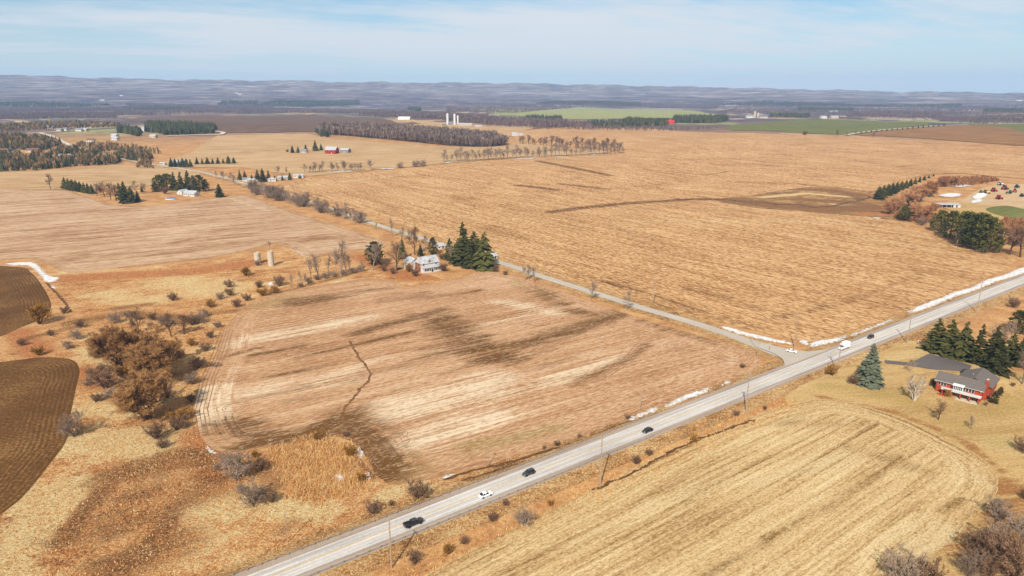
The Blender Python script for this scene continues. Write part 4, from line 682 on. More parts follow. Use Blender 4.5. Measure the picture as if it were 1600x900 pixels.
hs = [('bare_brown', x + trng.uniform(-2, 2), 225 + (x - 812) * .075, 225 + (x - 812) * .075 - trng.uniform(9, 21), 1.3) for x in np.linspace(812, 966, 26)]
row(hs, '{} bare tree from the left in the hedgerow behind the long one', 'rear hedgerow trees')
# right side
row([('wide_spruce', 1372 + 7.2 * i, 312 - 3.05 * i, 290 - 1.6 * i, 1.3) for i in range(13)], '{} evergreen from the left in the dark row above the orange willows', 'evergreen row by the yard')
row([('willow_orange', 1388, 335, 312), ('willow_orange', 1402, 330, 304), ('willow_orange', 1420, 323, 294), ('willow_orange', 1436, 316, 287), ('willow_orange', 1452, 308, 280), ('willow_orange', 1430, 345, 313), ('willow_orange', 1446, 340, 318), ('willow_orange', 1473, 292, 273), ('willow_orange', 1490, 290, 272), ('willow_orange', 1460, 330, 315)], '{} orange willow from the left before the machinery yard', 'orange willows')
tree('pine', 1412, 345, 321, 'dark pine among the orange willows', wide=1.1)
row([('pine', 1468, 362, 327, 1.1), ('pine', 1484, 372, 328, 1.), ('pine', 1503, 380, 328, 1.1), ('pine', 1520, 388, 332, 1.1), ('pine', 1540, 394, 336, 1.1), ('pine', 1512, 368, 330, 1.2), ('pine', 1530, 376, 331, 1.2)], '{} pine from the left in the big green clump at the right', 'big pine clump')
row([('shrub_grey', 1440, 352, 338), ('bare_grey', 1453, 358, 338), ('bare_brown', 1562, 395, 352, 1.3), ('bare_brown', 1578, 398, 350, 1.3), ('bare_brown', 1594, 402, 352, 1.3), ('shrub', 1556, 385, 368), ('shrub', 1585, 384, 366), ('bare_grey', 1494, 384, 352), ('bare_grey', 1475, 370, 345)], '{} bare tree from the left around the big pine clump', 'bare trees round the pine clump')
row([('wide_spruce', 1337 + 8.1 * i, 209.5 - .72 * i, 205 - .72 * i, 1.2) for i in range(18)], '{} small evergreen from the left along the white lane', 'lane evergreens')
row([('shrub', 1258, 211, 203, 1.2), ('bare_brown', 1308, 214, 203), ('bare_brown', 1322, 214, 206), ('bare_brown', 1365, 214, 205)], '{} lone tree from the left on the edge of the wheat field', 'lone trees by the wheat field')

# ------------------------------------------------------------------ distant woods (masses of small trees)
def rnd_mat(name, stops):
    m, nt, b = newmat(name, .95, .05); nt.links.new(ramp(nt, attr(nt, 'rnd'), stops), b.inputs['Base Color']); return m
M['wood_bare'] = rnd_mat('bare_wood', [(0, A(92, 76, 68)), (.5, A(138, 114, 100)), (1, A(176, 152, 132))]); M['wood_green'] = rnd_mat('evergreen_wood', [(0, A(44, 46, 26)), (.6, A(74, 74, 40)), (1, A(108, 102, 60))])
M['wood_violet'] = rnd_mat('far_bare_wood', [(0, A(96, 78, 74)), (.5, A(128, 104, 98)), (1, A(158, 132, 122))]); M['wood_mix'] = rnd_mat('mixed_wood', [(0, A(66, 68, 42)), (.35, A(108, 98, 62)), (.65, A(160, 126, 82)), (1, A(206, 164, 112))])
def tmpl_bare(n, seed):
    r = random.Random(seed); V = [(-.012, 0, 0), (.012, 0, 0), (0, 0, .6), (0, -.012, 0), (0, .012, 0), (0, 0, .6)]; F = [(0, 1, 2), (3, 4, 5)]
    for i in range(n):
        a = r.uniform(0, 6.28); z0 = r.uniform(.15, .6); l = r.uniform(.05, .28); z1 = min(1., z0 + r.uniform(.22, .5)); x, y = math.cos(a) * l, math.sin(a) * l; s = r.uniform(.02, .06); b = a + 1.57
        k = len(V); V += [(x * .25, y * .25, z0), (x + math.cos(b) * s, y + math.sin(b) * s, z1 - r.uniform(.02, .18)), (x - math.cos(b) * s, y - math.sin(b) * s, z1)]; F.append((k, k + 1, k + 2))
    return np.array(V), np.array(F)
def tmpl_con(n, seed):
    r = random.Random(seed); V = [(0, 0, 1.)]; F = []
    for i in range(n):
        a = 6.283 * i / n; q = r.uniform(.16, .26); V.append((math.cos(a) * q, math.sin(a) * q, r.uniform(.02, .12))); m_ = r.uniform(.07, .14); V.append((math.cos(a + .4) * m_, math.sin(a + .4) * m_, r.uniform(.35, .6)))
    for i in range(n):
        a, b, c = 1 + 2 * i, 2 + 2 * i, 1 + 2 * ((i + 1) % n); F += [(a, c, b), (b, c, 0), (a, b, 0)]
    return np.array(V), np.array(F)
def wood(name, label, polys, hrange, mat, tm, maxn, spacing, jit=.18):
    PP = []
    for pix in polys:
        P = np.array(gxy(pix)); lo, hi = P.min(0), P.max(0); area = .5 * abs(np.sum(P[:, 0] * np.roll(P[:, 1], -1) - P[:, 1] * np.roll(P[:, 0], -1))); n = int(min(maxn, area / spacing ** 2)); n = max(n, 12)
        X = rng.uniform(lo, hi, (int(n * 6) + 200, 2)); X = X[inside(P, X)][:n]; PP.append(X)
        E = resample(P, spacing * .7); PP.append(E + rng.normal(0, spacing * .3, E.shape)) if len(E) < 900 else None
    X = np.concatenate(PP); N = len(X); z = hgt(X[:, 0], X[:, 1]); h = rng.uniform(*hrange, N); th = rng.uniform(0, 6.28, N); VV = []; FF = []; AA = []; base = 0
    sel = rng.integers(0, len(tm), N)
    for k, (tv, tf) in enumerate(tm):
        i = np.nonzero(sel == k)[0]
        if not len(i): continue
        c, s = np.cos(th[i])[:, None], np.sin(th[i])[:, None]; wd = (h[i] * rng.uniform(.8, 1.25, len(i)))[:, None]
        v = np.stack([X[i, 0:1] + (tv[:, 0] * c - tv[:, 1] * s) * wd, X[i, 1:2] + (tv[:, 0] * s + tv[:, 1] * c) * wd, z[i][:, None] + tv[:, 2] * h[i][:, None]], -1)
        VV.append(v.reshape(-1, 3)); FF.append((tf[None] + (np.arange(len(i)) * len(tv))[:, None, None] + base).reshape(-1, 3)); base += len(i) * len(tv)
        AA.append(np.clip(rng.uniform(0, 1, len(i))[:, None] * .8 + rng.uniform(0, .25, (len(i), len(tv))), 0, 1).ravel())
    tag(link(name, np_mesh(name, np.concatenate(VV), np.concatenate(FF), mat, {'rnd': np.concatenate(AA)})), label, 'woodland', kind='stuff')
TB = [tmpl_bare(34, s) for s in range(5)]; TBs = [tmpl_bare(13, s + 9) for s in range(5)]; TC = [tmpl_con(5, s) for s in range(4)]
wood('woodlot', 'long grey leafless woodlot behind the red barn field', [[(500, 209), (560, 214), (620, 220), (700, 228), (760, 230), (790, 227), (770, 217), (700, 212), (640, 207), (560, 203), (505, 203)]], (15, 24), M['wood_bare'], TB, 3200, 6.)
wood('brown_wood', 'brown leafless wood behind the tall white silos', [[(560, 181), (640, 186), (720, 192), (800, 199), (850, 203), (880, 199), (820, 190), (740, 183), (640, 177)], [(800, 195), (880, 202), (930, 203), (910, 196), (840, 192)]], (13, 20), M['wood_violet'], TBs, 4200, 10.)
wood('spruce_block', 'dark spruce plantation block inside the curved white lane', [[(228, 205), (260, 211), (333, 208), (334, 200), (290, 196), (232, 196)], [(187, 208), (214, 213), (215, 206), (187, 201)]], (13, 20), M['wood_green'], TC, 1500, 9.)
wood('far_evergreens', 'dark evergreen groups in the far middle distance', [[(915, 197), (950, 200), (1000, 197), (985, 193), (930, 193)], [(970, 196), (1040, 197), (1042, 191), (985, 188)], [(1052, 192), (1092, 193), (1135, 189), (1130, 184), (1055, 184)], [(820, 187), (876, 190), (876, 185), (830, 183)], [(640, 172), (656, 174), (656, 170), (640, 169)], [(500, 212), (512, 214), (510, 206), (496, 206)], [(1205, 183), (1262, 184), (1262, 181), (1205, 180)]], (10, 18), M['wood_green'], TC, 900, 12.)
wood('right_brown_wood', 'reddish brown leafless wood at the far right', [[(1320, 184), (1400, 186), (1470, 186), (1470, 178), (1400, 175), (1330, 177)], [(1468, 191), (1530, 195), (1640, 194), (1640, 183), (1540, 184), (1475, 186)], [(1120, 178), (1300, 180), (1600, 181), (1700, 180), (1700, 172), (1400, 170), (1150, 171)], [(900, 204), (1010, 206), (1060, 206), (1120, 203), (1050, 201), (940, 201)]], (9, 15), M['wood_violet'], TBs, 4200, 14.)
wood('distant_wood', 'hazy leafless woods across the far plain', [[(180, 182), (360, 178), (520, 178), (640, 176), (560, 172), (360, 172), (180, 175)], [(700, 176), (800, 178), (900, 168), (1120, 170), (1120, 164), (900, 162), (700, 168)], [(-60, 190), (180, 186), (180, 178), (-60, 180)], [(640, 168), (900, 166), (1300, 170), (1640, 171), (1640, 164), (1200, 161), (800, 160), (600, 163)], [(200, 172), (420, 170), (430, 164), (200, 163)], [(-60, 178), (200, 174), (200, 168), (-60, 168)]], (11, 17), M['wood_violet'], TBs, 4000, 14.)
wood('distant_evergreens', 'blue dark evergreen bands on the far plain', [[(400, 166), (480, 167), (560, 163), (560, 157), (430, 158)], [(340, 164), (400, 165), (400, 159), (350, 159)], [(0, 166), (120, 168), (170, 164), (60, 160), (0, 161)], [(1100, 164), (1300, 166), (1500, 167), (1500, 163), (1200, 160)], [(840, 163), (1000, 166), (1000, 162), (860, 159)], [(1250, 173), (1330, 174), (1330, 171), (1250, 170)], [(195, 172), (300, 172), (290, 168), (195, 168)], [(1540, 176), (1640, 177), (1640, 173), (1540, 172)]], (12, 19), M['wood_green'], TC, 2200, 16.)
wood('village_wood', 'mixed evergreen and leafless wood round the village at the left', [[(-60, 262), (0, 268), (60, 266), (110, 260), (180, 257), (185, 250), (120, 246), (60, 246), (-60, 246)], [(-60, 230), (0, 232), (60, 236), (95, 226), (60, 218), (-60, 216)], [(185, 247), (215, 252), (232, 254), (226, 244), (190, 239)], [(160, 240), (185, 238), (180, 232), (150, 233)], [(-60, 214), (60, 205), (180, 200), (180, 196), (-60, 198)], [(85, 240), (160, 248), (150, 241), (100, 236)]], (8, 16), M['wood_mix'], TB + TBs, 700, 9.)
wood('village_evergreens', 'dark evergreens among the leafless trees round the village at the left', [[(-60, 262), (0, 268), (60, 266), (110, 260), (180, 257), (185, 250), (120, 246), (60, 246), (-60, 246)], [(-60, 230), (0, 232), (60, 236), (95, 226), (60, 218), (-60, 216)], [(185, 247), (215, 252), (232, 254), (226, 244), (190, 239)], [(85, 240), (160, 248), (150, 241), (100, 236)]], (8, 16), M['wood_green'], TC, 420, 12.)
wood('valley_scrub', 'scattered evergreen and brown scrub along the village valley', [[(190, 235), (250, 241), (245, 238), (195, 231)], [(120, 232), (180, 236), (180, 228), (130, 226)], [(215, 262), (234, 264), (236, 258), (218, 256)]], (6, 12), M['wood_mix'], TC + TB, 160, 9.)
wood('yard_brush', 'orange brown leafless brush round the machinery yard', [[(1462, 293), (1520, 290), (1560, 283), (1540, 279), (1470, 281)], [(1555, 360), (1640, 378), (1640, 352), (1570, 345)], [(1400, 342), (1440, 350), (1470, 345), (1440, 332), (1400, 334)]], (3, 6), rnd_mat('brush', [(0, A(150, 96, 62)), (1, A(206, 150, 100))]), TB, 700, 3.)

# ------------------------------------------------------------------ reeds and grass tufts
def blades(name, label, P, spacing, hr, wd, mat, per, lean, edge_keep=None, dens=None, cat='grass'):
    P = np.array(P); lo, hi = P.min(0), P.max(0); n = int((hi - lo).prod() / spacing ** 2); X = rng.uniform(lo, hi, (n, 2)); X = X[inside(P, X)]
    if dens is not None: X = X[rng.random(len(X)) < dens(X)]
    N = len(X); VV = []; tone = rng.random(N)
    for k in range(per):
        a = rng.uniform(0, 6.28, N); h = rng.uniform(*hr, N); l = rng.uniform(.1, 1, N) * lean * h; o = rng.normal(0, spacing * .25, (N, 2)); b = rng.uniform(0, 6.28, N)
        c = X + o; dx, dy = np.cos(b) * wd, np.sin(b) * wd; z0 = hgt(c[:, 0], c[:, 1])
        VV.append(np.stack([np.c_[c[:, 0] - dx, c[:, 1] - dy, z0], np.c_[c[:, 0] + dx, c[:, 1] + dy, z0], np.c_[c[:, 0] + np.cos(a) * l, c[:, 1] + np.sin(a) * l, z0 + h]], 1))
    V = np.concatenate(VV).reshape(-1, 3); F = np.arange(len(V)).reshape(-1, 3); t = np.repeat(np.tile(tone, per), 3) * .75 + rng.uniform(0, .25, len(V))
    tag(link(name, np_mesh(name, V, F, mat, {'rnd': t})), label, cat, kind='stuff')
M['reed'] = rnd_mat('dry_reed', [(0, A(206, 132, 72)), (.5, A(246, 188, 116)), (1, A(255, 232, 172))]); M['tuft'] = rnd_mat('dry_grass', [(0, A(186, 114, 62)), (.5, A(236, 174, 106)), (1, A(255, 230, 170))]); M['weed'] = rnd_mat('dark_weed', [(0, A(116, 72, 40)), (.6, A(190, 124, 74)), (1, A(248, 184, 122))])
REED = outline([(418, 722), (430, 700), (470, 686), (520, 684), (550, 692), (566, 718), (578, 748), (560, 770), (520, 782), (480, 790), (452, 775), (438, 750)])
RE = np.array(REED); RE = RE.mean(0) + (RE - RE.mean(0)) * (1.16 + .12 * np.sin(np.arange(len(RE)) * .9) * np.cos(np.arange(len(RE)) * .37))[:, None]
blades('reed_bed', 'tall golden reed bed between worked field and highway', RE, .45, (.4, 1.7), .085, M['reed'], 3, .55, dens=lambda X: np.clip(segdist(X, RE[::3], True) / 6., 0, 1) ** 1.4 * (.5 + .5 * (np.sin(X[:, 0] * .8 + np.sin(X[:, 1] * .5) * 2) * np.cos(X[:, 1] * .7) > -.3)), cat='reeds')
MEAD = [(-30, 600), (120, 700), (110, 600), (130, 560), (90, 520), (100, 440), (330, 412), (430, 440), (420, 470), (340, 500), (320, 560), (295, 640), (310, 690), (420, 715), (440, 790), (560, 800), (620, 770), (700, 755), (560, 830), (380, 910), (100, 960), (-60, 960), (-60, 850), (60, 770)]
blades('meadow_grass', 'pale dry grass tufts over the rough meadow at the left', gxy([(110, 700), (125, 600), (130, 560), (95, 520), (100, 440), (330, 412), (430, 440), (420, 470), (345, 500), (310, 560), (295, 640), (312, 690), (345, 715), (400, 720), (430, 790), (540, 805), (610, 775), (690, 760), (560, 835), (380, 912), (100, 960), (-60, 960), (-60, 870), (50, 780)]), 1.1, (.15, .6), .15, M['tuft'], 3, 1.3, dens=lambda X: .35 + .65 * (np.sin(X[:, 0] * .21) * np.cos(X[:, 1] * .17 + .6) > -.1))
blades('meadow_weeds', 'dark rusty weeds in the low part of the meadow', gxy([(90, 880), (100, 830), (150, 770), (200, 720), (260, 700), (320, 705), (350, 750), (300, 800), (250, 860), (220, 930), (120, 940)]), 1.0, (.2, .8), .17, M['weed'], 3, 1.2, dens=lambda X: .8 * np.clip(.35 + np.sin(X[:, 0] * .31 + 1.3 * np.sin(X[:, 1] * .12)) * np.cos(X[:, 1] * .27 - 1.1 * np.sin(X[:, 0] * .17)) + .4 * np.sin(X[:, 0] * .9 + X[:, 1] * .7), 0, 1), cat='weeds')
va = lambda s0, s1, t0, t1: [np.array(hpt(s, t)[:2]) for s, t in ((s0, t0), (s1, t0), (s1, t1), (s0, t1))]
blades('verge_grass', 'dry grass on the verge below the highway', va(-150, 130, -24, -8.5), 1.0, (.3, .9), .13, M['tuft'], 3, .8, dens=lambda X: .25 + .75 * (np.sin(X[:, 0] * .3) * np.cos(X[:, 1] * .4) > .0))

# ------------------------------------------------------------------ buildings
def windows_on(parent, spec, glass='glass', frame='frame_white'):  # (x0,x1,z0,z1,y,side) side '-y','+x','-x'
    for (a0, a1, z0, z1, c, side) in spec:
        f = MB(); g = MB(); t = .09; s = 1 if side[0] == '+' else -1; e0, e1 = sorted((c, c + s * .06)); h0, h1 = sorted((c, c + s * .09))
        if side[1] == 'y':
            f.box(a0, a1, e0, e1, z0, z1); g.box(a0 + t, a1 - t, h0, h1, z0 + t, z1 - t)
        else:
            f.box(e0, e1, a0, a1, z0, z1); g.box(h0, h1, a0 + t, a1 - t, z0 + t, z1 - t)
        w_ = f.build('window', M[frame], parent); g.build('pane', M[glass], w_)
def gable(parent, x0, x1, y0, y1, zw, zr, wall, roof, over=.5, along='x', z0=-.6, th=.22, names=('wall', 'roof')):
    W = MB()
    if along == 'x':
        ym = (y0 + y1) / 2; W.prism([(y0, z0), (y1, z0), (y1, zw), (ym, zr), (y0, zw)], 'x', x0, x1); sl = (zr - zw) / (ym - y0)
        pr = [(y0 - over, zw - over * sl + .03), (ym, zr + .03), (y1 + over, zw - over * sl + .03), (y1 + over, zw - over * sl + th), (ym, zr + th + .05), (y0 - over, zw - over * sl + th)]; Rf = MB().prism(pr, 'x', x0 - over, x1 + over)
    else:
        xm = (x0 + x1) / 2; W.prism([(x0, z0), (x1, z0), (x1, zw), (xm, zr), (x0, zw)], 'y', y0, y1); sl = (zr - zw) / (xm - x0)
        pr = [(x0 - over, zw - over * sl + .03), (xm, zr + .03), (x1 + over, zw - over * sl + .03), (x1 + over, zw - over * sl + th), (xm, zr + th + .05), (x0 - over, zw - over * sl + th)]; Rf = MB().prism(pr, 'y', y0 - over, y1 + over)
    W.build(names[0], M[wall], parent); return Rf.build(names[1], M[roof], parent)
def small_building(name, label, cat, px, py, L, Wd, zw, zr, ang, wall, roof, group=None, wins=3, chim=False, door=True):
    g = G(px, py); o = thing(name, label, cat, (g.x, g.y, g.z + .35 if g.y > 900 else g.z), ang, group); r = gable(o, -L / 2, L / 2, -Wd / 2, Wd / 2, zw, zr, wall, roof)
    if wins:
        ws = []
        for i in range(wins):
            c = -L / 2 + L * (i + .5) / wins
            if door and i == wins // 2: continue
            ws.append((c - .7, c + .7, zw * .38, zw * .8, -Wd / 2, '-y'))
        ws += [(-.7, .7, zw * .4, zw * .8, L / 2, '+x'), (-.7, .7, zw * .4, zw * .8, -L / 2, '-x')]; windows_on(o, ws)
    if door:
        c = -L / 2 + L * (wins // 2 + .5) / max(1, wins); MB().box(c - .6, c + .6, -Wd / 2 - .07, -Wd / 2, 0, 2.2).build('door', M['frame_white' if wall != 'white_wall' else 'dark'], o)
    if chim: MB().box(L * .2, L * .2 + .8, .3, 1.1, zr - 1.2, zr + 1.1).build('chimney', M['brick_old'], r)
    return o
# red brick house with balcony
p0 = at_z(1461, 593, 5.2); p0.z = 0; p1 = at_z(1537, 612, 5.2); ang = math.atan2(p1.y - p0.y, p1.x - p0.x); BL = math.hypot(p1.x - p0.x, p1.y - p0.y)
bh = thing('brick_house', 'red brick house with dark roof and white balcony', 'house', (p0.x, p0.y, .05), ang)
gable(bh, .6, BL - .6, .8, 9.6, 5.2, 7.4, 'brick_red', 'shingle', .8)
gable(bh, BL - 10.5, BL + 1.2, 6.5, 20., 5.3, 7.9, 'brick_red', 'shingle', .7, 'y', names=('rear_wall', 'rear_roof'))
fz = [(1.2 + i * 1.05, 2.1 + i * 1.05, 3.1, 4.8, .8, '-y') for i in range(3)] + [(6.6 + i * 1.05, 7.5 + i * 1.05, 3.1, 4.8, .8, '-y') for i in range(2)] + [(BL - 7.2 + i * 1.05, BL - 6.3 + i * 1.05, 3.0, 4.8, .8, '-y') for i in range(4)] + [(BL * .40 + i * .95, BL * .40 + .85 + i * .95, .5, 2.1, .8, '-y') for i in range(4)] + [(BL * .64 + i * 1.3, BL * .64 + 1.2 + i * 1.3, .2, 2.2, .8, '-y') for i in range(3)]
windows_on(bh, fz); windows_on(bh, [(10.5, 12., 3.4, 4.7, BL + 1.2, '+x'), (14.5, 16.5, 3.4, 4.7, BL + 1.2, '+x')])
bx0, bx1 = BL * .40, BL * .60; MB().box(bx0, bx1, -.5, .78, 2.75, 5.0).build('bay', M['frame_white'], bh)
nb = 5; windows_on(bh, [(bx0 + .2 + (bx1 - bx0 - .3) * i / nb, bx0 + .1 + (bx1 - bx0 - .3) * (i + 1) / nb, 3.15, 4.75, -.5, '-y') for i in range(nb)]); MB().prism([(-1.1, 4.95), (.78, 5.35), (.78, 5.5), (-1.1, 5.1)], 'x', bx0 - .3, bx1 + .3).build('bay_roof', M['frame_white'], bh)
bal = MB().box(3.0, BL - .3, -1.9, .77, 2.42, 2.66).build('balcony', M['frame_white'], bh)
rl = MB().box(3.0, BL - .3, -1.92, -1.82, 3.5, 3.62)
for i in range(46): xx = 3.05 + (BL - 3.45) * i / 45; rl.box(xx - .07, xx + .07, -1.9, -1.84, 2.66, 3.5)
rl.build('railing', M['frame_white'], bal)
for i in range(5): xx = 3.6 + (BL - 4.4) * i / 4; MB().box(xx - .22, xx + .22, -1.8, -1.36, -.4, 2.42).build('pillar', M['brick_red'], bh)
ch = MB().box(BL - .58, BL + .5, 3.6, 6.2, -.5, 7.5).box(BL - .3, BL + .3, 4.2, 5.6, 7.5, 8.9).build('chimney', M['brick_red'], bh)
MB().box(BL - .4, BL + .4, 4.1, 5.7, 8.9, 9.05).build('chimney_cap', M['concrete'], ch)
for a in (.0, BL - 1.4): MB().box(.2 + a, .8 + a, .1, .75, 4.55, 4.8).build('gutter_end', M['frame_white'], bh)
MB().box(-.2, BL + .2, -.06, .06, 4.88, 5.03).build('fascia', M['frame_white'], bh)
MB().box(2.2, 5.4, -3., -1.95, -.3, .5).build('planter', M['brick_red'], bh); MB().box(BL * .5, BL - 1, -3.4, .75, -.2, .1).build('patio', M['concrete'], bh)
for (xx, yy) in ((BL - 4., 12.), (BL - 6.2, 11.)): MB().tube((xx, yy, 6.7), (xx, yy, 7.9), .12, .12, 8).build('roof_vent', M['frame_white'], bh)
# farmhouse
g = G(672, 424); fh = thing('farmhouse', 'old white and brick farmhouse with metal roof and glazed veranda', 'farmhouse', (g.x, g.y, 0.02), HW, None, (1.15, 1.15, 1.15))
MB().box(-6.26, -6.2, .4, 7.6, 0, 5.4).build('brick_cladding', M['brick_old'], fh); gable(fh, -6.2, 6.2, 0, 8., 5.6, 8.8, 'white_wall', 'metal_roof', .5); gable(fh, -9.5, -2.5, 7.8, 16., 4.6, 7.4, 'white_wall', 'metal_roof', .4, 'y', names=('rear_wall', 'rear_roof'))
MB().box(-6.1, 6.3, -2.6, -.02, -.4, 3.1).build('veranda', M['white_wall'], fh); MB().prism([(-3., 2.95), (-.02, 3.85), (-.02, 4.05), (-3., 3.15)], 'x', -6.4, 6.6).build('veranda_roof', M['metal_roof'], fh)
windows_on(fh, [(-5.2 + 1.15 * i, -4.15 + 1.15 * i, 1.1, 2.6, -2.6, '-y') for i in range(4)] + [(1.4 + 1.15 * i, 2.45 + 1.15 * i, 1.1, 2.6, -2.6, '-y') for i in range(4)] + [(-5., -3.8, 4.1, 5.4, 0, '-y'), (3.8, 5., 4.1, 5.4, 0, '-y'), (1.5, 2.6, 1.2, 2.8, -6.2, '-x'), (5., 6.1, 1.2, 2.8, -6.2, '-x'), (2., 3., 4.1, 5.4, -6.2, '-x'), (5., 6., 4.1, 5.4, -6.2, '-x'), (10, 11.2, 1.5, 3, -9.5, '-x'), (13, 14.2, 1.5, 3, -9.5, '-x')])
MB().box(-.3, .8, -2.72, -2.6, 0, 2.3).build('door', M['dark'], fh); MB().box(-.5, 1.0, -3.9, -2.75, -.3, .25).build('step', M['concrete'], fh)
dm = MB(); dm.prism([(-1.5, 5.4), (1.5, 5.4), (1.5, 6.4), (0, 8.3), (-1.5, 6.4)], 'y', -.12, 3.6).build('dormer', M['white_wall'], fh); MB().prism([(-1.9, 6.0), (0, 8.35), (1.9, 6.0), (1.9, 6.2), (0, 8.6), (-1.9, 6.2)], 'y', -.45, 3.7).build('dormer_roof', M['metal_roof'], fh); windows_on(fh, [(-.5, .5, 5.7, 7.0, -.12, '-y')], frame='brick_old')
MB().box(-5.6, -4.8, 3.6, 4.5, 7.5, 9.9).build('chimney', M['brick_old'], fh)
g = G(766, 400); small_building('garage', 'small white garage behind the farmhouse spruces', 'garage', 768, 404, 7, 6, 2.6, 4.2, HW, 'white_wall', 'metal_roof', wins=2)
small_building('shed', 'white roofed shed behind the farmhouse beside the side road', 'shed', 687, 388, 7, 5, 2.5, 4.0, HW, 'white_wall', 'metal_roof', wins=2)
# old silos
def silo(label, px, py, top, rad, dome=False, mat='concrete', group=None, holes=True):
    g = G(px, py); h = tall(g, px, top); o = thing('silo', label, 'silo', g, 0, group); n = 24
    prof = [(rad, -.3), (rad, h - .1)] + ([(rad * .95, h), (rad * .6, h + rad * .35), (.05, h + rad * .5)] if dome else [(rad * .86, h - .1), (rad * .86, h - 1.2)])
    b = MB().lathe(prof, n).build('shell', M[mat], o, smooth=False)
    k = max(3, int(h / 1.2))
    for i in range(k): z = h * (i + .7) / (k + .7); MB().lathe([(rad + .01, z), (rad + .05, z + .02), (rad + .05, z + .08), (rad + .01, z + .1)], n).build('hoop', M[mat if mat != 'concrete' else 'wood_pole'], b)
    if holes:
        for z in (h * .38, h * .72): a = -.9; MB().tube((rad * .9 * math.cos(a), rad * .9 * math.sin(a), z), ((rad + .06) * math.cos(a), (rad + .06) * math.sin(a), z), .38, .38, 8).build('hatch', M['dark'], b)
    return o
silo('shorter roofless concrete silo left of the taller one', 403, 412, 394, 2.3); silo('taller roofless concrete silo in the meadow left of the farmhouse', 424, 415.5, 392, 2.15, holes=False)
for i, (px, py, tp, rr_) in enumerate([(699.5, 195, 178, 3.6), (710.5, 195.5, 178.5, 3.4), (715.5, 195, 181, 3.)]):
    silo('%s tall white silo from the left at the distant farm' % nth(i), px, py, tp, rr_, True, 'frame_white', 'distant farm silos', False)
for i, (px, py, tp, rr_) in enumerate([(1179, 184.5, 174.5, 5.), (1184, 184.5, 177, 5.)]):
    silo('%s pale silo at the far farm right of centre' % ('left' if i == 0 else 'right'), px, py, tp, rr_, True, 'concrete', 'far farm silos', False)
B = small_building
rb = B('barn', 'big red barn with pale metal roof', 'barn', 519, 240, 22, 14, 7., 12.5, -.25, 'barn_red', 'metal_roof', wins=4)
B('barn', 'grey metal barn attached to the right of the red barn', 'barn', 540, 238.5, 17, 12, 5., 8., -.25, 'grey_roof', 'metal_roof', wins=0); B('house', 'beige farm cottage between the evergreens left of the red barn', 'house', 474, 239, 12, 9, 4, 7, .2, 'beige_wall', 'grey_roof')
B('house', 'white roofed homestead left of the round dark spruce', 'house', 300, 306, 17, 10, 3.4, 6.4, -.35, 'white_wall', 'metal_roof', wins=5, chim=True); B('garage', 'white garage wing behind the white roofed homestead', 'garage', 286, 303, 11, 8, 3., 5.5, 1.2, 'white_wall', 'metal_roof', wins=2)
o = thing('pool', 'blue covered above ground pool left of the white roofed homestead', 'pool', G(267, 311), .1); MB().lathe([(6.2, -.2), (6.2, 1.1), (6., 1.15)], 28).build('wall', M['frame_white'], o); MB().lathe([(5.95, 1.16), (5.2, 1.28), (.1, 1.34)], 28).build('cover', M['blue_cover'], o)
for i, (px, py, wl, rf) in enumerate([(388, 283, 'white_wall', 'grey_roof'), (396, 284, 'beige_wall', 'metal_roof'), (424, 283, 'white_wall', 'metal_roof'), (443, 280.5, 'beige_wall', 'metal_roof'), (467, 277.5, 'white_wall', 'metal_roof')]): B('bungalow', '%s pale bungalow from the left among the trees on the bend' % nth(i), 'bungalow', px, py, 14, 9, 3, 4.8, .15, wl, rf, 'bungalows on the bend', 3)
B('bungalow', 'beige bungalow behind the evergreens on the knoll', 'bungalow', 280, 256, 18, 10, 3.4, 5.4, .1, 'beige_wall', 'metal_roof'); B('shed', 'small pale shed left of the knoll evergreens', 'shed', 255, 258, 8, 6, 3, 4.5, .1, 'beige_wall', 'metal_roof', wins=2)
B('barn', 'white barn inside the spruce block', 'barn', 225, 205, 26, 15, 6, 10, .1, 'white_wall', 'metal_roof', wins=3); B('barn', 'long white arched shelter left of the distant silos', 'barn', 632, 187.5, 42, 18, 5, 11, -.15, 'frame_white', 'frame_white', wins=0)
B('barn', 'grey barn between the tall white silos', 'barn', 706, 195, 22, 13, 5, 9, .3, 'grey_roof', 'grey_roof', wins=0); B('barn', 'long pale barn right of the tall white silos', 'barn', 728, 196.5, 40, 12, 4, 7, -.1, 'concrete', 'metal_roof', wins=6); B('shed', 'low dark shed left of the tall white silos', 'shed', 694, 196, 12, 8, 3, 5, .1, 'dark', 'grey_roof', wins=0); B('shed', 'pale low shed at the right end of the distant farm', 'shed', 748, 198.5, 22, 9, 3, 5, -.1, 'concrete', 'metal_roof', wins=3)
B('house', 'white farmhouse standing alone right of the long woodlot', 'house', 804, 212, 14, 10, 5, 8, .2, 'white_wall', 'metal_roof', chim=True); B('garage', 'white garage beside the lone white farmhouse', 'garage', 813, 212, 12, 8, 3.5, 5.5, .2, 'white_wall', 'metal_roof', wins=2)
B('barn', 'bright red barn among the far evergreens', 'barn', 1047, 193.5, 24, 13, 6, 10, .1, 'red_roof', 'red_roof', wins=3); B('barn', 'white roofed barn left of the bright red barn', 'barn', 1038, 190.5, 20, 14, 6, 9, .1, 'barn_red', 'frame_white', wins=2)
for i, (px, py, L, wl, rf) in enumerate([(1172, 184.5, 36, 'white_wall', 'metal_roof'), (1192, 185, 34, 'concrete', 'grey_roof'), (1286, 185, 24, 'white_wall', 'metal_roof'), (1305, 185, 40, 'beige_wall', 'metal_roof'), (1316, 185, 26, 'brown_roof', 'grey_roof')]): B('barn', '%s far farm building from the left beyond the green wheat' % nth(i), 'barn', px, py, L, 18, 6, 10, .05, wl, rf, 'far farm buildings', 2)
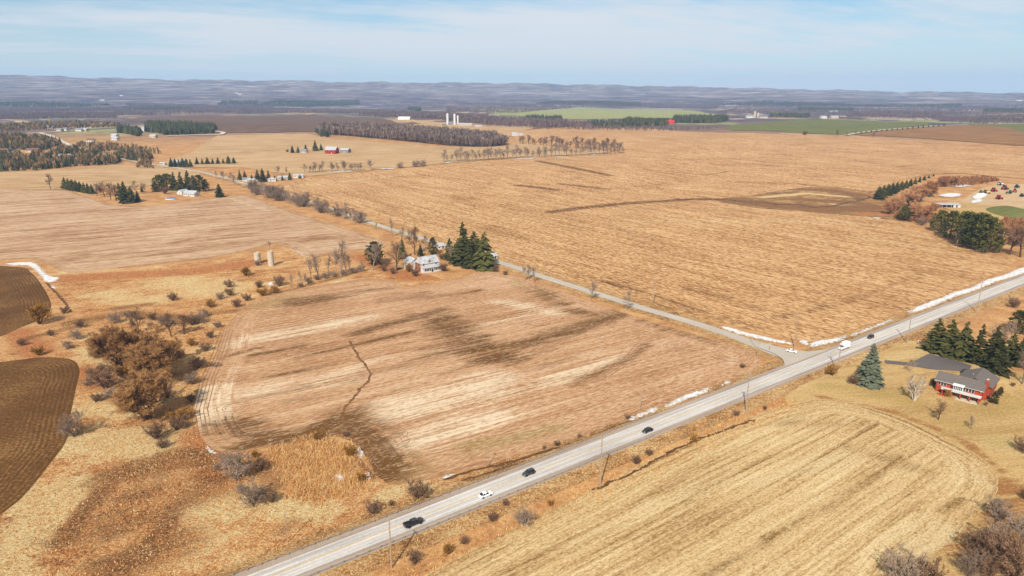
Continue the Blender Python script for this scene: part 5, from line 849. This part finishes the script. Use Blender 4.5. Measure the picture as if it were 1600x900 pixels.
for i, (px, py, L) in enumerate([(812, 171, 50), (843, 166, 40), (873, 166, 36), (898, 166, 44), (1140, 166, 60), (1150, 165.8, 40), (1302, 175, 50), (375, 148, 26), (370, 146, 20), (160, 157, 30), (1592, 158, 46), (190, 150, 26)]): B('farm_building', '%s tiny white far building in the distance counted by distance to the centre' % nth(i) if False else 'tiny white building on the far plain, %s in order from the left' % nth([7, 6, 8, 9, 10, 11, 12][0] if False else sorted(range(12), key=lambda k: [812, 843, 873, 898, 1140, 1150, 1302, 375, 370, 160, 1592, 190][k]).index(i)), 'building', px, py, L, 16, 4.5, 8, .1, 'frame_white', 'metal_roof', 'tiny far buildings', 0, door=False)
VH = [(48, 203, 'white_wall', 'grey_roof'), (57, 200, 'white_wall', 'metal_roof'), (72, 201, 'beige_wall', 'metal_roof'), (83, 201, 'white_wall', 'metal_roof'), (94, 205, 'beige_wall', 'grey_roof'), (103, 204, 'white_wall', 'grey_roof'), (124, 205, 'white_wall', 'grey_roof'), (134, 205, 'beige_wall', 'metal_roof'), (143, 222, 'white_wall', 'brown_roof'), (181, 219, 'white_wall', 'metal_roof'), (180, 214, 'white_wall', 'metal_roof'), (49, 238, 'beige_wall', 'brown_roof'), (58, 238, 'brick_old', 'brown_roof'), (5, 240, 'white_wall', 'dark'), (20, 239, 'beige_wall', 'dark'), (95, 247, 'beige_wall', 'grey_roof'), (114, 247, 'white_wall', 'metal_roof'), (84, 255, 'beige_wall', 'brown_roof'), (240, 215, 'beige_wall', 'metal_roof')]
for i, v in enumerate(sorted(VH)): B('village_house', '%s village house from the left in the upper left corner' % nth(i), 'house', v[0], v[1], 15, 10, 4., 7., trng.uniform(-.5, .5), v[2], v[3], 'village houses', 3, chim=i % 3 == 0)
# machinery yard
sheet('yard', 'bare beige machinery yard at the right edge', 'yard', [(1500, 315), (1530, 296), (1560, 288), (1640, 288), (1720, 300), (1720, 345), (1640, 335), (1580, 326), (1540, 322)], field_mat('yard_dirt', A(232, 204, 162), A(214, 180, 136), A(178, 138, 96), .4, 3., speck=.3, rows=.4), 4., .25, smooth=False)
sheet('yard_grass', 'green grass patch below the machinery yard', 'lawn', [(1540, 327), (1570, 322), (1600, 327), (1680, 340), (1680, 352), (1600, 345), (1560, 337)], M['green_field'], 4., .3)
sheet('yard_lawn', 'olive grass between orange willows and machinery yard', 'lawn', [(1470, 322), (1500, 312), (1540, 318), (1580, 330), (1560, 345), (1510, 335)], M['lawn'], 4., .2)
g = G(1480, 324); o = thing('open_shed', 'open fronted pole shed with white roof by the orange willows', 'shed', (g.x, g.y, g.z), -.12)
MB().prism([(-4, 3.2), (4, 4.2), (4, 4.4), (-4, 3.4)], 'x', -12.5, 12.5).build('roof', M['metal_roof'], o); MB().box(-12, 12, 3.6, 3.8, -.3, 4.1).box(-12, -11.8, -3.5, 3.6, -.3, 3.3).build('wall', M['dark'], o)
for i in range(6): MB().box(-12 + 4.76 * i, -11.75 + 4.76 * i, -3.6, -3.35, -.3, 3.25).build('post', M['white_wall'], o)
MB().box(4.6, 7., -3.55, -3.4, 0, 3.2).box(9., 11.9, -3.55, -3.4, 0, 3.2).build('front_panel', M['white_wall'], o)

# ------------------------------------------------------------------ vehicles
def wheel_mesh(r, w_): return (MB().lathe([(r * .62, -w_ / 2), (r * .94, -w_ / 2), (r, -w_ * .3), (r, w_ * .3), (r * .94, w_ / 2), (r * .62, w_ / 2)], 18).mesh('tyre', M['tyre'], True), MB().lathe([(.03, -w_ * .46), (r * .6, -w_ * .42), (r * .62, 0), (r * .6, w_ * .42), (.03, w_ * .46)], 12).mesh('rim', M['rim']))
WH = {}
def wheels(o, pos, r, w_):
    if (r, w_) not in WH: WH[(r, w_)] = wheel_mesh(r, w_)
    for x, y in pos:
        t = link('wheel', WH[(r, w_)][0], o, (x, y, r)); t.rotation_euler = (R(90), 0, 0); link('rim', WH[(r, w_)][1], t)
def loft(secs):                          # (x, half width low, half width high, z0, z1)
    mb = MB(); vs = []
    for x, a, b, z0, z1 in secs: vs += [(x, -a * .93, z0), (x, -a, z0 + (z1 - z0) * .35), (x, -a, z0 + (z1 - z0) * .6), (x, -b, z1), (x, b, z1), (x, a, z0 + (z1 - z0) * .6), (x, a, z0 + (z1 - z0) * .35), (x, a * .93, z0)]
    n = len(secs); fs = [(i * 8 + j, i * 8 + (j + 1) % 8, (i + 1) * 8 + (j + 1) % 8, (i + 1) * 8 + j) for i in range(n - 1) for j in range(8)] + [tuple(range(8)), tuple(range((n - 1) * 8, n * 8))[::-1]]
    return mb.add(vs, fs)
def cabin(o, x0, x1, t0, t1, zb, zt, wb, wt, paint_):   # glasshouse: painted shell, dark panes set proud of it
    lo = [(x0, -wb, zb), (x1, -wb, zb), (x1, wb, zb), (x0, wb, zb)]; hi = [(t0, -wt, zt), (t1, -wt, zt), (t1, wt, zt), (t0, wt, zt)]
    MB().hexa(lo, hi).build('cabin', M[paint_], o, bevel=.04)
    def pane(nm, q, nrm, inset=.1):
        c = sum((Vector(v) for v in q), Vector()) / 4; n = Vector(nrm).normalized(); v = [c + (Vector(p) - c) * (1 - inset) for p in q]; MB().hexa([p - n * .02 for p in v], [p + n * .025 for p in v]).build(nm, M['glass'], o)
    pane('windscreen', (lo[1], lo[2], hi[2], hi[1]), (zt - zb, 0, x1 - t1)); pane('rear_window', (lo[3], lo[0], hi[0], hi[3]), (-(zt - zb), 0, t0 - x0))
    xm = (x0 + x1) / 2
    for s in (-1, 1):
        for a, b_, c, d in ((x0, xm, t0, (t0 + t1) / 2), (xm, x1, (t0 + t1) / 2, t1)): pane('side_window', ((a, s * wb, zb), (b_, s * wb, zb), (d, s * wt, zt), (c, s * wt, zt)), (0, s, .3), .16)
def lights(o, xf, xr, w_, zf, zr):
    for s in (-1, 1): MB().box(xf - .12, xf + .03, s * w_ - .2, s * w_ + .2, zf - .09, zf + .09).build('headlight', M['lamp'], o); MB().box(xr - .03, xr + .1, s * w_ - .14, s * w_ + .14, zr - .12, zr + .12).build('tail_light', M['tail'], o)
def car(label, pos, ang, paint_, kind='sedan', scale=1.):
    o = thing('pickup_truck' if kind == 'pickup' else 'parked_car' if kind == 'parked' else 'car', label, 'pickup' if kind == 'pickup' else 'car', pos, ang, None, (scale,) * 3)
    if kind == 'pickup':
        loft([(-2.95, .9, .9, .55, .98), (-2.9, .97, .96, .5, 1.0), (-.75, .98, .96, .45, 1.02), (1.2, .98, .95, .45, 1.08), (2.4, .97, .9, .45, 1.1), (2.9, .92, .8, .5, 1.0), (3.0, .85, .7, .55, .9)]).build('body', M[paint_], o, bevel=.03)
        cabin(o, -.95, 1.75, -.75, .85, 1.04, 1.78, .93, .76, paint_)
        bed = MB().box(-2.9, -1., -.96, -.84, .98, 1.32).box(-2.9, -1., .84, .96, .98, 1.32).box(-2.95, -2.83, -.96, .96, .98, 1.32).build('cargo_bed', M[paint_], o); MB().box(-2.8, -1.02, -.83, .83, 1.0, 1.05).build('bed_liner', M['tyre'], bed)
        wheels(o, [(s * 1.85 + .05, y) for s in (-1, 1) for y in (-.88, .88)], .4, .28); lights(o, 2.95, -2.96, .7, .85, .95); MB().box(2.95, 3.06, -.85, .85, .45, .62).build('bumper', M['steel'], o)
    else:
        tall_ = kind == 'suv'; zt = 1.72 if tall_ else 1.46; zb = 1.0 if tall_ else .92
        loft([(-2.3, .8, .72, .4, .78), (-2.2, .88, .8, .3, zb - .04), (-1.4, .91, .84, .26, zb), (.8, .91, .84, .26, zb), (1.7, .89, .78, .28, zb - .1), (2.2, .84, .7, .32, zb - .22), (2.33, .74, .62, .4, .62)]).build('body', M[paint_], o, bevel=.03)
        cabin(o, -2.05 if tall_ else -1.85, 1.15, -1.75 if tall_ else -1.05, .25, zb - .03, zt, .84, .64, paint_)
        wheels(o, [(s * 1.38, y) for s in (-1, 1) for y in (-.82, .82)], .35 if tall_ else .32, .24); lights(o, 2.24, -2.26, .6, .66, .78)
        for s in (-1, 1): MB().box(.7, .85, s * .93 - .09, s * .93 + .09, .95, 1.08).build('mirror', M[paint_], o)
    return o
HANG = math.atan2(HD[1], HD[0])
def on_highway(px, py, z=.69):
    q = at_z(px, py, z); s = (q.x - HMID[0]) * HD[0] + (q.y - HMID[1]) * HD[1]; t = (q.x - HMID[0]) * HN[0] + (q.y - HMID[1]) * HN[1]
    return Vector(hpt(s, max(-2.1, min(2.1, t)), z))
car('black pickup truck on the highway near the bottom edge', on_highway(652, 826), HANG, 'black_paint', 'pickup'); car('white car following ahead of the black pickup on the highway', on_highway(766, 781), HANG, 'white_paint'); car('dark sport utility car on the upper highway lane left of the tall pole', on_highway(826, 741), HANG + math.pi, 'charcoal_paint', 'suv')
car('small black car on the highway below the ditch snow', on_highway(1017, 677), HANG + math.pi, 'black_paint'); car('black car on the highway behind the white box truck', on_highway(1360, 528), HANG + math.pi, 'black_paint', 'suv')
g = at_z(1237, 550, .58); car('white sedan waiting on the side road at the junction', g, math.atan2(-1.2, 1.) + .25, 'white_paint')
g = on(*at_z(1512, 588, 2.)[:2], .2); car('black car parked on the driveway behind the brick house', on(*at_z(1511, 586, 1.6)[:2], .22), -.55, 'black_paint', 'suv', 1.05)
g = G(624, 421); car('dark blue car parked left of the farmhouse', Vector((g.x, g.y, .05)), .5, 'charcoal_paint')
t = on_highway(1318, 545); o = thing('box_truck', 'white box truck turning by the junction on the highway', 'truck', t, HANG + math.pi)
MB().box(-3.6, 2.9, -.9, .9, .55, .8).build('chassis', M['dark'], o); MB().box(-3.7, 1.15, -1.22, 1.22, .82, 3.35).build('cargo_box', M['white_paint'], o, bevel=.04)
loft([(1.3, 1.0, .98, .5, 1.5), (2.3, 1.0, .96, .5, 1.45), (3.1, .98, .85, .5, 1.25), (3.3, .9, .75, .55, 1.1)]).build('body', M['white_paint'], o, bevel=.03); cabin(o, 1.3, 2.75, 1.35, 2.05, 1.45, 2.35, .96, .86, 'white_paint'); wheels(o, [(2.35, -.9), (2.35, .9), (-2.3, -.9), (-2.3, .9)], .42, .3); lights(o, 3.28, -3.7, .7, .85, .9); MB().box(1.2, 2.2, -.9, .9, 2.36, 2.9).build('wind_deflector', M['white_paint'], o, bevel=.1)
def tractor(label, px, py, ang, paint_, s=1.):
    g = G(px, py); o = thing('tractor', label, 'farm machine', (g.x, g.y, g.z + .45), ang, 'farm machines in the yard', (s, s, s))
    loft([(-1.6, .7, .65, .7, 1.7), (.2, .6, .5, .7, 1.75), (1.9, .5, .4, .7, 1.6), (2.1, .4, .35, .75, 1.4)]).build('hood', M[paint_], o); cabin(o, -1.5, .2, -1.4, .0, 1.7, 2.9, .75, .68, paint_); wheels(o, [(-1.0, -.95), (-1.0, .95)], .9, .5); wheels(o, [(1.5, -.8), (1.5, .8)], .55, .35); MB().tube((1.0, .25, 1.6), (1.0, .25, 2.8), .06, .06, 6).build('exhaust', M['dark'], o)
for i, (px, py, a, c, s, lb) in enumerate([(1570, 297, .4, 'red_paint', 2.1, 'largest red machine at the back of the yard'), (1553, 300, .2, 'red_paint', 1.8, 'red machine right of the yellow one in the yard'), (1541, 303, -.3, 'yellow_paint', 1.8, 'yellow machine beside the white heap in the yard'), (1585, 301, .9, 'red_paint', 1.7, 'red machine at the right side of the yard'), (1576, 303, 2.6, 'green_paint', 1.5, 'green machine between the red ones in the yard'), (1561, 312, .1, 'red_paint', 1.8, 'red machine standing alone in front of the yard'), (1532, 302, 1.1, 'green_paint', 1.3, 'small dark machine behind the white heap in the yard'), (1563, 290, .1, 'white_paint', 1.6, 'white machine at the far back of the yard'), (1597, 308, .1, 'charcoal_paint', 1.4, 'dark machine at the right edge of the yard'), (1589, 294, .3, 'charcoal_paint', 1.5, 'dark grey machine behind the red ones in the yard')]): tractor(lb, px, py, a, c, s)
snow('long white heap in front of the yellow machine in the yard', [(1518, 309), (1528, 303), (1542, 304), (1540, 309), (1526, 312)], 2.4, .3, 1.5); snow('second white heap in front of the long one in the yard', [(1516, 315), (1528, 312), (1537, 314), (1530, 317), (1518, 318)], 1.4, .3, 1.5)

# ------------------------------------------------------------------ poles, guard rails, small roadside things
def pole(label, px, py, top, arms=1, lean=0., group='utility poles', transformer=False, g=None, rad=.23):
    g = g or G(px, py); h = tall(g, px, top); o = thing('utility_pole', label, 'utility pole', g, HANG, group)
    MB().tube((0, 0, -.4), (lean, 0, h), rad, rad * .68, 8).build('post', M['wood_pole'], o)
    for k in range(arms):
        z = h - .45 - k * 1.0; a = MB().box(-.07 + lean * z / h, .07 + lean * z / h, -1.15, 1.15, z - .07, z + .07).build('crossarm', M['wood_pole'], o)
        for y in (-1.05, -.4, .4, 1.05): MB().lathe([(.05, 0), (.07, .08), (.04, .16), (.06, .22), (.02, .28)], 6).build('insulator', M['concrete'], a, loc=(lean * z / h, y, z + .07))
    if transformer: MB().lathe([(.3, 0), (.3, .9), (.26, 1.0), (.05, 1.05)], 10).build('transformer', M['steel'], o, loc=(-.42, 0, h - 3.2))
    return o
for a in [(612, 888, 814, 1, 'tall utility pole below the black pickup at the bottom'), (938, 757, 681, 1, 'tall utility pole below the highway left of the small black car'), (1165, 645, 582, 2, 'tall utility pole below the highway right of the ditch snow'), (1308, 584, 524, 2, 'tall utility pole opposite the junction by the blue spruce'), (1417, 537, 482, 1, 'tall utility pole across from the long snow bank'), (1526, 488, 440, 1, 'tall utility pole nearest the right edge below the highway')]: pole(a[4], a[0], a[1], a[2], a[3], transformer=a[3] == 2)
for a in [(450, 848, 799, 'short pole in the meadow above the highway at the lower left'), (763, 728, 697, 'short pole beside the snow sliver above the highway'), (1000, 642, 614, 'short dark pole beside the ragged ditch snow'), (1183, 560, 534, 'short pole on the near side of the side road at the junction')]: pole(a[3], a[0], a[1], a[2], 1, group='short poles above the highway', rad=.13)
for a in [(1241, 543, 489, 'tall pale pole on the far corner of the junction'), (1020, 476, 429, 'pale pole in the corn field edge halfway along the side road'), (856, 428, 384, 'pale pole in the corn field edge nearest the farmhouse spruces'), (635, 357, 329, 'pale pole behind the farmhouse trees'), (450, 318, 292, 'pale pole at the upper end of the side road hedge'), (428, 302, 280, 'pale pole by the bend bungalows')]: pole(a[3], a[0], a[1], a[2], 1, group='poles along the side road')
o = None
for lb, px, py, tp in (('thin lamp post at the left end of the spruce row', 1449, 541, 520), ('white marker post at the driveway entrance', 1434, 538, 533)):
    g = G(px, py); h = tall(g, px, tp); o = thing('marker_post', lb, 'post', g); MB().tube((0, 0, -.2), (0, 0, h), .07, .05, 6).build('post', M['frame_white'], o); MB().box(-.25, .25, -.12, .12, h, h + .3).build('head', M['frame_white'], o)
for lb, t0 in (('cable guard rail along the upper side of the highway', 5.9), ('cable guard rail along the lower side of the highway', -5.9)):
    s0, s1 = (-110, 75) if t0 > 0 else (-110, 60); o = thing('guard_rail', lb, 'guard rail', hpt(s0, t0, .5), HANG, 'highway guard rails'); pm = MB().box(-.11, .11, -.11, .11, -.4, .85).mesh('post', M['wood_pole'])
    for i in range(int((s1 - s0) / 3.6) + 1): link('post', pm, o, (i * 3.6, 0, 0))
    for z in (.45, .7): MB().box(0, s1 - s0, -.16 if t0 < 0 else .12, -.12 if t0 < 0 else .16, z - .03, z + .03).build('cable', M['steel'], o)
def sign(label, px, py, top, col, shape):
    g = G(px, py); h = tall(g, px, top); o = thing('road_sign', label, 'sign', (g.x, g.y, g.z), HANG + math.pi / 2, 'road signs'); MB().box(-.05, .05, -.05, .05, -.3, h).build('post', M['steel'], o)
    n, r_, a0 = shape; pr = [(r_ * math.cos(a0 + 2 * math.pi * i / n), h - r_ + r_ * math.sin(a0 + 2 * math.pi * i / n)) for i in range(n)]; MB().prism(pr, 'x', .06, .09).build('sign_plate', M[col], o)
sign('small road sign at the near corner of the junction', 1202, 549, 541, 'red_paint', (8, .4, R(22.5))); sign('small dark sign post at the corn field edge right of the junction', 1327, 502, 497, 'dark', (4, .4, R(45)))

# ------------------------------------------------------------------ haze over the plain
m = bpy.data.materials.new('haze_air'); m.use_nodes = True; nt = m.node_tree; nt.nodes.remove(nt.nodes['Principled BSDF'])
pv = nd(nt, 'ShaderNodeVolumePrincipled', {'Color': (.40, .64, 1, 1), 'Density': 6.8e-5, 'Anisotropy': 0.}); nt.links.new(pv.outputs[0], nt.nodes['Material Output'].inputs['Volume'])
hz = MB().box(-13600, 13600, -13600, 13600, -6, 480).build('haze', m); tag(hz, 'thin blue air over the whole plain', 'haze', kind='stuff')
